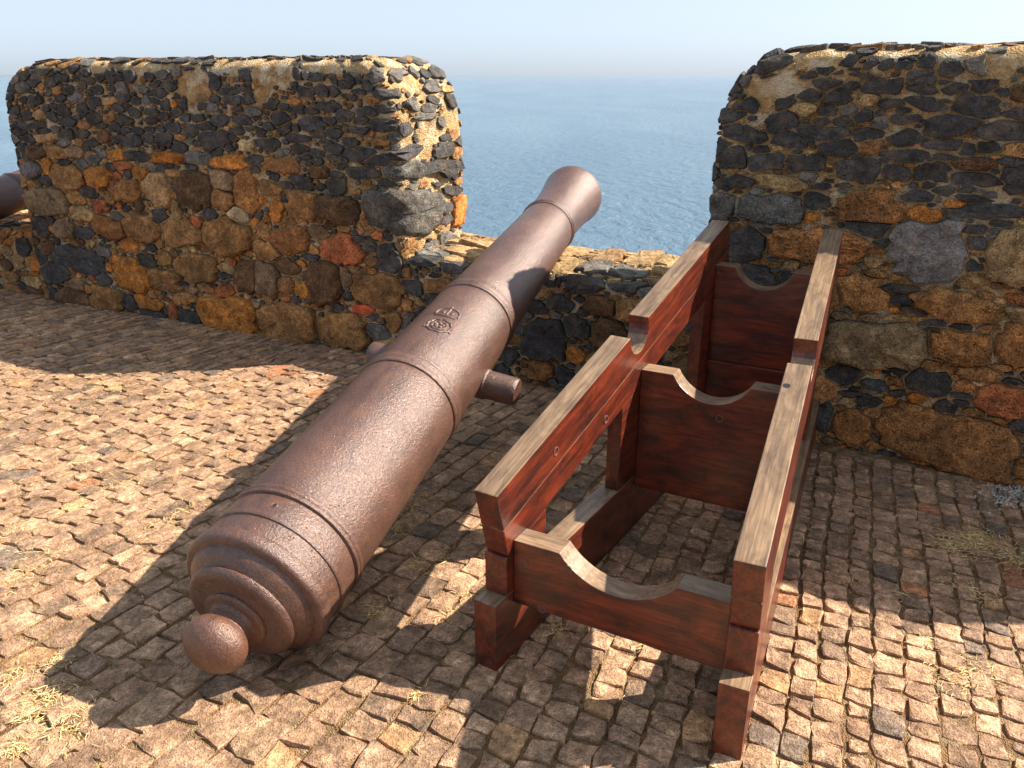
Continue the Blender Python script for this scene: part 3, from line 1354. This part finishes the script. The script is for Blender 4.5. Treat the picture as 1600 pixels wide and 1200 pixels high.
def disc(name, parent, loc, nrm, r, mat, h=.002):
    """turned wooden plug: a raised rim round a slightly sunk face (local space of its board)"""
    bm = bmesh.new()
    n = 14
    prof = [(r, -.001), (r, h), (r * .80, h), (r * .76, -.001)] if h > .0015 else [(r, h), (0, h)]
    rows = []
    for rr_, zz in prof:
        rows.append([bm.verts.new((rr_ * math.cos(2 * math.pi * i / n), rr_ * math.sin(2 * math.pi * i / n), zz)) for i in range(n)] if rr_ > 0 else [bm.verts.new((0, 0, zz))])
    for a, b in zip(rows, rows[1:]):
        for i in range(n):
            if len(b) == 1: bm.faces.new((a[i], a[(i + 1) % n], b[0]))
            else: bm.faces.new((a[i], a[(i + 1) % n], b[(i + 1) % n], b[i]))
    o = bm_obj(name, bm, mat, parent)
    o.matrix_local = Matrix.Translation(loc) @ Vector(nrm).to_track_quat('Z', 'Y').to_matrix().to_4x4()
    return o


for sd in (-1, 1):
    # frame of this cheek: X along it (away from the camera), Y from its outer face inwards, Z up
    o2 = np.array([CX, CY]) + bx * sd * HW0
    yaw = math.pi / 2 - CYAW + sd * TAP
    dx = Vector((math.cos(yaw), math.sin(yaw), 0))
    dy = Vector((-dx.y, dx.x, 0)) * sd
    fr = Matrix((( dx.x, dy.x, 0, o2[0]), (dx.y, dy.y, 0, o2[1]), (0, 0, 1, 0), (0, 0, 0, 1)))
    # sleeper on the ground
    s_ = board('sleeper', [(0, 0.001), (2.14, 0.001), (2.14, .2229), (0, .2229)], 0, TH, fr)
    # inclined cheek of two boards with the trunnion notch
    inc = fr @ Matrix.Translation((.0088, 0, .5656)) @ Matrix.Rotation(-SLOPE, 4, 'Y')
    L = 1.765 / math.cos(SLOPE)
    c0 = (.894 - .0088) / math.cos(SLOPE); r0 = .0725
    notch = [(c0 + r0, 0), (c0 + r0, -.022)] + [(c0 + r0 * math.cos(t), -.024 - r0 * .95 * math.sin(t)) for t in np.linspace(.12, math.pi - .12, 13)] + [(c0 - r0, -.022), (c0 - r0, 0)]
    h1, h2 = -.125, -.222
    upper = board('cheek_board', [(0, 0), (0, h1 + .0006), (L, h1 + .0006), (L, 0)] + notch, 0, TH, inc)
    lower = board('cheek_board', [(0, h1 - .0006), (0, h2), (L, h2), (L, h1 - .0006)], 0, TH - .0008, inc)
    zb = lambda a: .5656 + .2677 * (a - .0088) + h2 / math.cos(SLOPE)
    # posts between sleeper and cheek
    for a0, a1, rec in ((.057, .275, 0), (.79, 1.02, .02), (1.55, 1.76, .02)):
        board('post', [(a0, .2235), (a1, .2235), (a1, zb(a1) - .0006), (a0, zb(a0) - .0006)], rec, TH - .0012, fr, worn=False)
    if sd < 0:
        for q, brd in (((947, 655), lower), ((869, 705), upper)):
            w_ = np.array(q)
            # where the photograph shows the plug on the inner face
            P0 = np.array([*(o2 + np.array([dy.x, dy.y]) * TH), 0]); nn = np.array([dy.x, dy.y, 0])
            r_ = ray(*q); t_ = ((P0 - np.array([0, 0, CAM_H])) @ nn) / (r_ @ nn)
            pw = Vector(np.array([0, 0, CAM_H]) + r_ * t_)
            pl = (inc.inverted() @ pw)
            brd2 = upper if pl.z > h1 else lower
            disc('plug', brd2, (pl.x, TH, pl.z), (0, 1, 0), .014, M['plug'])
    else:
        P0 = np.array([0, 0, 0])
        disc('painted_hole', upper, (.72, TH - .016, .0), (0, 0, 1), .011, M['soot_and_shade'], .0008)  # flat dark disc painted as the shade inside a small hole

for a, zt_, zb_, f0, f1, zmin, nb, plugs in ((.0857, .392, .185, .141, .470, .310, 1, ((819.7, 878.8), (888, 889.5), (847.7, 951))),
                                           (.9231, .6415, .183, .116, .379, .560, 1, ((1124.5, 653), (1142.5, 725))),
                                           (1.6374, .878, .19, .082, .307, .796, 2, ())):
    wI = 2 * (HW0 - KT * a - TH)
    o2 = np.array([CX, CY]) + ax * a - bx * wI / 2
    yaw = -CYAW
    fr = Matrix.Translation((o2[0], o2[1], 0)) @ Matrix.Rotation(yaw, 4, 'Z')
    ch = f1 - f0; sag = zt_ - zmin
    Rr = (ch * ch / 4 + sag * sag) / (2 * sag)
    half = math.asin(min(ch / 2 / Rr, 1))
    xc, zc = (f0 + f1) / 2, zmin + Rr
    arc = [(xc + Rr * math.sin(t), zc - Rr * math.cos(t)) for t in np.linspace(-half, half, 17)]
    zs = [zb_] + [zb_ + (zmin - .05 - zb_) * (i + 1) / nb for i in range(nb - 1)]
    thk = .0742
    for i, z0 in enumerate(zs):
        if i < len(zs) - 1:
            br = board('transom', [(0, z0 + .0005), (wI, z0 + .0005), (wI, zs[i + 1] - .0005), (0, zs[i + 1] - .0005)], 0, thk - .0006 * i, fr, worn=False)
        else:
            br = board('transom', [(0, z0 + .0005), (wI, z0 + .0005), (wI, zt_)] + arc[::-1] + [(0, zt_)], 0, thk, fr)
    n2 = np.array([-ax[0], -ax[1], 0])
    for q in plugs:
        r_ = ray(*q); P0 = np.array([o2[0], o2[1], 0])
        t_ = ((P0 - np.array([0, 0, CAM_H])) @ n2) / (r_ @ n2)
        pl = fr.inverted() @ Vector(np.array([0, 0, CAM_H]) + r_ * t_)
        disc('plug', br, (pl.x, 0, pl.z), (0, -1, 0), .013, M['plug'])

# ------------------------------------------------------------------ cannon
BX, BY, BYAW, BPIT = -.7301, 1.9201, .3623, .2345
PROF = [(-.176 - .066 * math.cos(t), .0905 * math.sin(t)) for t in np.linspace(0, math.pi - .86, 16)] + [
        (-.123, .0680), (-.116, .0665), (-.108, .0675), (-.102, .0705), (-.099, .0770), (-.0985, .0880), (-.095, .0945), (-.089, .0965), (-.0845, .0950), (-.083, .0990),
        (-.0815, .118), (-.0795, .138), (-.079, .150), (-.0755, .1575), (-.069, .1635), (-.0615, .1665), (-.0570, .1650), (-.0550, .1600), (-.0535, .1590), (-.049, .1640),
        (-.0420, .1745), (-.033, .1850), (-.0235, .1935), (-.0145, .1990), (-.0095, .2005), (-.0085, .2030), (-.0078, .217), (-.003, .2235), (.004, .2265), (.014, .2278), (.024, .2278), (.033, .2260),
        (.038, .2225), (.0395, .2172), (.0425, .2172)]
BODY = [(.0425, .2172), (.096, .2185), (.098, .2225), (.102, .2240), (.114, .2238), (.118, .2222), (.120, .2182), (.183, .2173), (.190, .2140), (.192, .2195), (.194, .2228), (.199, .2240), (.204, .2238),
        (.2075, .2215), (.2095, .2225), (.215, .2245), (.222, .2240), (.226, .2215), (.228, .2132), (.235, .2162), (.30, .2150), (.45, .2122), (.60, .2094), (.75, .2067), (.90, .2040),
        (.936, .2032), (.943, .2000), (.9445, .2060), (.949, .2085), (.957, .2090), (.963, .2070), (.965, .2062), (.972, .2085), (.985, .2092), (.996, .2080), (1.0, .2050), (1.0025, .2058),
        (1.010, .2060), (1.015, .2040), (1.017, .1965), (1.024, .1993), (1.10, .1970), (1.25, .1925), (1.40, .1880), (1.55, .1835), (1.581, .1824), (1.588, .1794), (1.5895, .1845), (1.594, .1868),
        (1.602, .1873), (1.607, .1852), (1.609, .1846), (1.615, .1868), (1.628, .1874), (1.638, .1862), (1.642, .1832), (1.645, .1840), (1.652, .1840), (1.656, .1820), (1.658, .1736), (1.665, .1763),
        (1.75, .1735), (1.90, .1682), (2.05, .1630), (2.20, .1578), (2.35, .1526), (2.50, .1474), (2.606, .1437), (2.612, .1412), (2.6135, .1455), (2.617, .1468), (2.622, .1470), (2.625, .1460),
        (2.627, .1475), (2.633, .1512), (2.640, .1518), (2.646, .1500), (2.649, .1460), (2.652, .1440)]
MUZ = [(2.652, .1440), (2.70, .1418), (2.75, .1418), (2.80, .1432), (2.85, .1456), (2.90, .1492), (2.95, .1540), (3.0, .1602), (3.03, .1648), (3.055, .1690), (3.075, .1712),
       (3.092, .1716), (3.104, .1690), (3.108, .1650), (3.109, .1560), (3.118, .1545), (3.121, .1500), (3.121, .0760)]
BORE = [(3.121, .0760), (3.117, .0715), (3.0, .0715), (2.6, .0715), (2.6, 0.0)]


BODY = [(s_ * (1 + .0145 * s_ / 3.1), r_ * (1 + .011 * s_ / 3.1)) for s_, r_ in BODY]
MUZ = [(s_ * (1 + .0145 * s_ / 3.1), r_ * (1 + .011 * s_ / 3.1)) for s_, r_ in MUZ]
BORE = [(s_ * (1 + .0145 * s_ / 3.1), r_ * (1 + .011 * s_ / 3.1)) for s_, r_ in BORE]


def densify(pr, step):
    out = [pr[0]]
    for a, b in zip(pr, pr[1:]):
        n = max(1, int(math.hypot(b[0] - a[0], b[1] - a[1]) / step))
        for i in range(1, n + 1):
            out.append((a[0] + (b[0] - a[0]) * i / n, a[1] + (b[1] - a[1]) * i / n))
    return out


def lathe(name, prof, mat, parent, seg=96, rough=.0006, step=.05, smooth=True):
    """turned round the local X axis"""
    prof = densify(prof, step)
    V, f = [], []
    for s, r in prof:
        if r < 1e-6:
            V += [(s, 0, 0)] * seg
            continue
        for i in range(seg):
            a = 2 * math.pi * i / seg
            y, z = math.sin(a), math.cos(a)
            e = rough * (noise.noise(Vector((s * 14, y * r * 14, z * r * 14))) + .7 * noise.noise(Vector((s * 45, y * r * 45, z * r * 45))))
            V.append((s, (r + e) * y, (r + e) * z))
    for j in range(len(prof) - 1):
        for i in range(seg):
            k2 = (i + 1) % seg
            f.append((j * seg + i, j * seg + k2, (j + 1) * seg + k2, (j + 1) * seg + i))
    o = mesh_obj(name, V, f, mat, parent, smooth=smooth)
    bm = bmesh.new(); bm.from_mesh(o.data)
    bmesh.ops.remove_doubles(bm, verts=bm.verts, dist=1e-6)
    bmesh.ops.recalc_face_normals(bm, faces=bm.faces)
    for e in bm.edges:
        if len(e.link_faces) == 2 and e.calc_face_angle(0) > .62: e.smooth = False
    bm.to_mesh(o.data); bm.free()
    return o


def radius_at(s):
    pr = BODY
    return float(np.interp(s, [p[0] for p in pr], [p[1] for p in pr]))


def on_barrel(s, ang, h=0.0):
    r = radius_at(s) + h
    return Vector((s, -r * math.sin(ang), r * math.cos(ang)))   # ang > 0 towards the gun's right hand (local -Y)


def tube_on_barrel(bm, pts, w, closed=True, hgt=.004):
    """a rounded raised line along (s, ang) points"""
    n = len(pts); rows = []
    for i in range(n):
        s, a = pts[i]
        s0, a0 = pts[(i - 1) % n] if closed or i > 0 else pts[i]
        s1, a1 = pts[(i + 1) % n] if closed or i < n - 1 else pts[i]
        r = radius_at(s)
        ds, da = s1 - s0, (a1 - a0) * r
        L = math.hypot(ds, da) or 1
        ns, na = -da / L, ds / L
        row = []
        for k2, h in ((-1, -.002), (-.75, hgt * .7), (0, hgt), (.75, hgt * .7), (1, -.002)):
            row.append(bm.verts.new(on_barrel(s + ns * w * k2, a + na * w * k2 / r, h)))
        rows.append(row)
    for i in range(n if closed else n - 1):
        p, q = rows[i], rows[(i + 1) % n]
        for k2 in range(4):
            bm.faces.new((p[k2], p[k2 + 1], q[k2 + 1], q[k2]))


def blob_on_barrel(bm, s, a, rs, ra, h):
    r = radius_at(s)
    rows = []
    n = 10
    for f_, hh in ((1, -.002), (.85, h * .55), (.5, h * .95)):
        rows.append([bm.verts.new(on_barrel(s + rs * f_ * math.cos(t), a + ra * f_ * math.sin(t) / r, hh)) for t in np.linspace(0, 2 * math.pi, n, endpoint=False)])
    c_ = bm.verts.new(on_barrel(s, a, h))
    for p, q in zip(rows, rows[1:]):
        for i in range(n): bm.faces.new((p[i], p[(i + 1) % n], q[(i + 1) % n], q[i]))
    for i in range(n): bm.faces.new((rows[-1][i], rows[-1][(i + 1) % n], c_))


def make_cannon(mat, label, loc, pit, full):
    root = bpy.data.objects.new('cannon', None)
    link(root)
    root.location = loc
    root.rotation_euler = (rad(8.0), -pit, math.pi / 2 - BYAW)
    tag(root, label, 'cannon', 'cannons at the embrasures')
    br = PROF.index((-.0845, .0950))
    lathe('cascabel', PROF[:br + 1], M['iron_knob'] if full else mat, root, 56, .0008, .02)
    lathe('breech', PROF[br:], mat, root, 112, .0007, .012)
    # barrel body and the three reinforce rings
    BI = {round(p[0], 4): i for i, p in enumerate(BODY)}
    i1 = [BI[round(x[0] * (1 + .0145 * x[0] / 3.1), 4)] for x in ((.190, 0), (.228, 0), (.943, 0), (1.017, 0), (1.588, 0), (1.658, 0), (2.612, 0), (2.652, 0))]
    lathe('barrel', BODY[:i1[0] + 1] + [(.209, .2125)] + BODY[i1[1]:i1[2] + 1] + [(.98, .1975)] + BODY[i1[3]:i1[4] + 1] + [(1.62, .1755)] + BODY[i1[5]:i1[6] + 1] + [(2.63, .1405)] + [BODY[-1]], mat, root, 112, .0008, .05)
    for a, b in ((i1[0], i1[1]), (i1[2], i1[3]), (i1[4], i1[5]), (i1[6], i1[7])):
        lathe('reinforce_ring', BODY[a:b + 1], mat, root, 112, .0004, .02)
    lathe('muzzle', MUZ, mat, root, 96, .0006, .03)
    bore = lathe('bore', BORE, M['soot_and_shade'], root, 48, 0, .2)
    for sg in (-1, 1):
        pr = [(.10, .0600), (.196, .0640), (.202, .0590), (.31, .0570), (.324, .0555), (.330, .0505), (.330, 0)]
        t = lathe('trunnion', pr, mat, root, 40, .0012, .02)
        t.rotation_euler = (0, 0, -math.pi / 2 * sg)
        t.location = (1.295, 0, -.070)
    if full:
        bm = bmesh.new()
        a0 = rad(3)
        r_ = radius_at(1.245)
        oval = lambda k2, wav=0, n=40: [(1.243 + (.045 * k2 + wav * math.cos(9 * t)) * math.cos(t), a0 + (.049 * k2 + wav * math.cos(9 * t)) * math.sin(t) / r_) for t in np.linspace(0, 2 * math.pi, n, endpoint=False)]
        tube_on_barrel(bm, oval(1.0, .0028), .0055, True, .0042)
        tube_on_barrel(bm, oval(.62, .003), .0055, True, .0036)
        for k2 in range(5):
            t = 2 * math.pi * k2 / 5
            blob_on_barrel(bm, 1.243 + .013 * math.cos(t), a0 + .015 * math.sin(t) / r_, .010, .0105, .0055)
        for dy_ in (-.056, .054):
            blob_on_barrel(bm, 1.225, a0 + dy_ / r_, .012, .009, .004)
        bm.normal_update()
        bmesh.ops.recalc_face_normals(bm, faces=bm.faces)
        bm_obj('rose_emblem', bm, mat, root, smooth=True)
        bm = bmesh.new()
        a1 = rad(.5)
        w2 = .046 / r_
        tube_on_barrel(bm, [(1.322, a1 + x * w2) for x in np.linspace(-1, 1, 9)], .009, False, .0042)
        for sg in (-1, 1):
            tube_on_barrel(bm, [(1.330 + .052 * math.sin(t), a1 + sg * w2 * (1.05 * math.cos(t) + .18 * math.sin(2 * t))) for t in np.linspace(0, 1.45, 8)], .0065, False, .004)
            blob_on_barrel(bm, 1.347, a1 + sg * w2 * .42, .012, .010, .0034)
        tube_on_barrel(bm, [(1.330 + y, a1) for y in np.linspace(0, .05, 5)], .006, False, .0034)
        blob_on_barrel(bm, 1.389, a1, .010, .009, .0042)
        bmesh.ops.recalc_face_normals(bm, faces=bm.faces)
        bm_obj('crown_emblem', bm, mat, root, smooth=True)
        # vent: a short dark socket with a worn lip
        bm = bmesh.new()
        n = 16
        c0 = on_barrel(.148, rad(-.4)); up_ = Vector((0, c0.y, c0.z)).normalized(); q1 = Vector((1, 0, 0)); q2 = up_.cross(q1)
        rows = []
        for r2, h in ((.0105, -.001), (.0085, .0016), (.006, .0012), (.0052, -.0006)):
            rows.append([bm.verts.new(c0 + up_ * h + (q1 * math.cos(t) + q2 * math.sin(t)) * r2) for t in np.linspace(0, 2 * math.pi, n, endpoint=False)])
        for p, q in zip(rows, rows[1:]):
            for i in range(n): bm.faces.new((p[i], p[(i + 1) % n], q[(i + 1) % n], q[i]))
        bmesh.ops.recalc_face_normals(bm, faces=bm.faces)
        vt = bm_obj('vent', bm, mat, root)
        bm = bmesh.new()
        bm.faces.new([bm.verts.new(c0 + up_ * .0006 + (q1 * math.cos(t) + q2 * math.sin(t)) * .0056) for t in np.linspace(0, 2 * math.pi, n, endpoint=False)])
        bm_obj('vent_hole', bm, M['soot_and_shade'], vt)  # flat disc coloured dark for the shade down the vent
    return root


make_cannon(M['iron'], 'large rusted cannon with a rose and crown emblem, lying beside the wooden carriage', (BX, BY, .2250 * math.cos(BPIT) + .004), BPIT, True)
k2 = 4.72
make_cannon(M['iron_dark'], 'dark rusted cannon showing only a piece of barrel behind the wall at the left edge',
            (BX - .885 * k2, BY + .465 * k2, .2250 * math.cos(.19) + .004), .19, False)

# ------------------------------------------------------------------ dry grass in the joints
rng = np.random.default_rng(33)
V, F, Tn = [], [], []


def blade(p, ang, lift, L, w, col):
    d = np.array([math.cos(ang), math.sin(ang), 0]); s = np.array([-d[1], d[0], 0]) * w
    bend = rng.uniform(-.5, .5)
    d2 = np.array([math.cos(ang + bend), math.sin(ang + bend), 0])
    p1 = p + d * L * .5 + np.array([0, 0, L * lift])
    p2 = p1 + d2 * L * .5 + np.array([0, 0, L * lift * rng.uniform(-.9, .3)])
    up_ = np.array([0, 0, w * .6])
    n = len(V)
    V.extend([p - s, p + s, p1 - s + up_, p1 + s - up_, p2])
    F.extend([(n, n + 1, n + 3, n + 2), (n + 2, n + 3, n + 4)])
    Tn.extend([(*col, 1)] * 5)


STR = [(.64, .46, .19), (.55, .36, .14), (.72, .55, .27), (.42, .25, .10), (.68, .52, .25)]


def clump(x, y, r, n, Lm=.032, lift=.22):
    for _ in range(n):
        q = rng.normal(0, r, 2)
        c_ = np.array(STR[rng.integers(5)]) * rng.uniform(.8, 1.15)
        blade(np.array([x + q[0], y + q[1], rng.uniform(-.008, .004)]), rng.uniform(0, 6.28), rng.uniform(0, lift), Lm * rng.uniform(.4, 1.4), rng.uniform(.0006, .0013), c_)


for px, py, r, n in ((1512, 846, .05, 500), (1545, 842, .04, 320), (1480, 850, .025, 150), (1330, 905, .02, 60), (1450, 1000, .02, 60), (1592, 873, .04, 200), (1490, 906, .03, 60), (1530, 925, .03, 60), (1415, 930, .02, 40), (1525, 1045, .035, 120),
                     (1490, 1070, .04, 80), (235, 570, .10, 160), (160, 612, .10, 200), (240, 620, .07, 100), (130, 640, .08, 90), (20, 590, .08, 120), (25, 900, .05, 160), (60, 870, .05, 120),
                     (30, 835, .05, 100), (30, 1060, .03, 140), (85, 1085, .03, 120), (60, 1110, .03, 120), (95, 1035, .02, 80), (100, 1150, .03, 80), (30, 1170, .02, 90),
                     (125, 1115, .03, 120), (655, 885, .02, 90), (640, 800, .05, 260), (665, 780, .04, 200), (620, 825, .03, 120), (690, 870, .02, 60), (730, 930, .02, 60), (700, 960, .02, 50),
                     (590, 955, .015, 60), (655, 1085, .015, 50), (250, 830, .06, 120), (280, 800, .05, 90), (870, 985, .02, 50), (1000, 1010, .02, 40), (1240, 800, .02, 40), (820, 590, .06, 90), (840, 610, .05, 60),
                     (60, 480, .10, 120), (100, 490, .10, 120), (150, 520, .10, 80), (410, 470 + 80, .06, 40), (180, 760, .05, 70), (120, 720, .06, 80), (225, 745, .05, 70), (40, 760, .05, 80)):
    g = ground_at(px, py)
    clump(g[0], g[1], r, int(n * 1.2))
# thin litter along the joints
for c4, m, rs in setts:
    dens = (3.6 if m[0] < -.6 else .8) * max(0, .25 + 1.3 * noise.noise(Vector((m[0] * 1.7, m[1] * 1.7, 9.0))))
    if m[1] > 4.6: dens *= .5
    for _ in range(rng.poisson(dens)):
        i = rng.integers(4); t = rng.random()
        p = c4[i] * (1 - t) + c4[(i + 1) % 4] * t
        dd = c4[(i + 1) % 4] - c4[i]
        c_ = np.array(STR[rng.integers(5)]) * rng.uniform(.75, 1.1)
        blade(np.array([p[0], p[1], -.008]) + np.append(rng.normal(0, .003, 2), 0), math.atan2(dd[1], dd[0]) + rng.normal(0, .35), rng.uniform(0, .2), rng.uniform(.012, .035), rng.uniform(.0004, .0009), c_)
dg = mesh_obj('dry_grass', V, F, M['straw'], None, tint=np.array(Tn))
tag(dg, kind='stuff')

# small stones and crumbs lying in the joints
V, F, Tn = [], [], []
for c4, m, rs in setts:
    if m[1] > 3.4: continue
    for _ in range(rng.poisson(.7)):
        i = rng.integers(4); t = rng.random()
        p = c4[i] * (1 - t) + c4[(i + 1) % 4] * t + rng.normal(0, .004, 2)
        r = rng.uniform(.0015, .0045)
        n = len(V)
        for dx_, dy_, dz_ in ((1, 0, 0), (0, 1, 0), (-1, 0, 0), (0, -1, 0), (0, 0, .8), (0, 0, -.8)):
            q = np.array([dx_, dy_, dz_]) * r * rng.uniform(.7, 1.3)
            V.append((p[0] + q[0], p[1] + q[1], -.0072 + q[2]))
        for a, b in ((0, 1), (1, 2), (2, 3), (3, 0)):
            F += [(n + a, n + b, n + 4), (n + b, n + a, n + 5)]
        Tn += [(*(np.array((.32, .22, .14)) * rng.uniform(.4, 1.5)), .2)] * 6
for _ in range(420):
    g = ground_at(1585 + rng.normal(0, 26), 772 + rng.normal(0, 9))
    r = rng.uniform(.0025, .007)
    n = len(V)
    for dx_, dy_, dz_ in ((1, 0, 0), (0, 1, 0), (-1, 0, 0), (0, -1, 0), (0, 0, .8), (0, 0, -.8)):
        q = np.array([dx_, dy_, dz_]) * r * rng.uniform(.7, 1.3)
        V.append((g[0] + q[0], g[1] + q[1], .004 + q[2]))
    for a, b in ((0, 1), (1, 2), (2, 3), (3, 0)):
        F += [(n + a, n + b, n + 4), (n + b, n + a, n + 5)]
    Tn += [(*(np.array((.58, .54, .48)) * rng.uniform(.6, 1.2)), .2)] * 6
tag(mesh_obj('gravel', V, F, M['sett'], None, tint=np.array(Tn)), kind='stuff')


# two curled dead leaves behind the breech
def leaf(px, py, ang, L, W, curl, label):
    g = ground_at(px, py)
    V, F = [], []
    nx, ny = 9, 5
    for i in range(nx):
        t = i / (nx - 1)
        wv = W * math.sin(math.pi * min(t * .92 + .04, 1)) ** .8 * (1 + .35 * noise.noise(Vector((t * 9, L * 50, 0))))
        for j in range(ny):
            s_ = (j / (ny - 1) - .5) * 2
            V.append(((t - .5) * L, s_ * wv * .5, .012 + curl * (s_ * s_) * wv + .012 * math.sin(t * 3)))
    for i in range(nx - 1):
        for j in range(ny - 1):
            F.append((i * ny + j, (i + 1) * ny + j, (i + 1) * ny + j + 1, i * ny + j + 1))
    o = mesh_obj('dry_leaf', V, F, M['leaf'], None, smooth=True)
    o.location = (g[0], g[1], .002)
    o.rotation_euler = (.1, .15, ang)
    md = o.modifiers.new('thickness', 'SOLIDIFY'); md.thickness = .0012
    tag(o, label, 'leaf', 'dead leaves on the cobbles')


leaf(462, 1046, rad(38), .10, .04, .3, 'longer curled brown leaf under the breech of the cannon')
leaf(412, 1040, rad(-20), .055, .03, .45, 'short dark curled leaf between the cascabel knob and the breech')


# ------------------------------------------------------------------ sea haze
bm = bmesh.new()
bmesh.ops.create_cube(bm, size=1)
bmesh.ops.scale(bm, vec=(122000, 95000, 51.4), verts=bm.verts)
bmesh.ops.translate(bm, vec=(0, 44000, -48.2 + 25.7), verts=bm.verts)
hm = bpy.data.materials.new('haze_air')
hm.use_nodes = True
hm.node_tree.nodes.clear()
pvn = hm.node_tree.nodes.new('ShaderNodeVolumePrincipled')
pvn.inputs['Color'].default_value = (0.46, 0.535, 0.61, 1)
pvn.inputs['Density'].default_value = 2.6e-5
pvn.inputs['Anisotropy'].default_value = 0.2
hon = hm.node_tree.nodes.new('ShaderNodeOutputMaterial')
hm.node_tree.links.new(pvn.outputs[0], hon.inputs['Volume'])
tag(bm_obj('haze', bm, hm), kind='stuff')
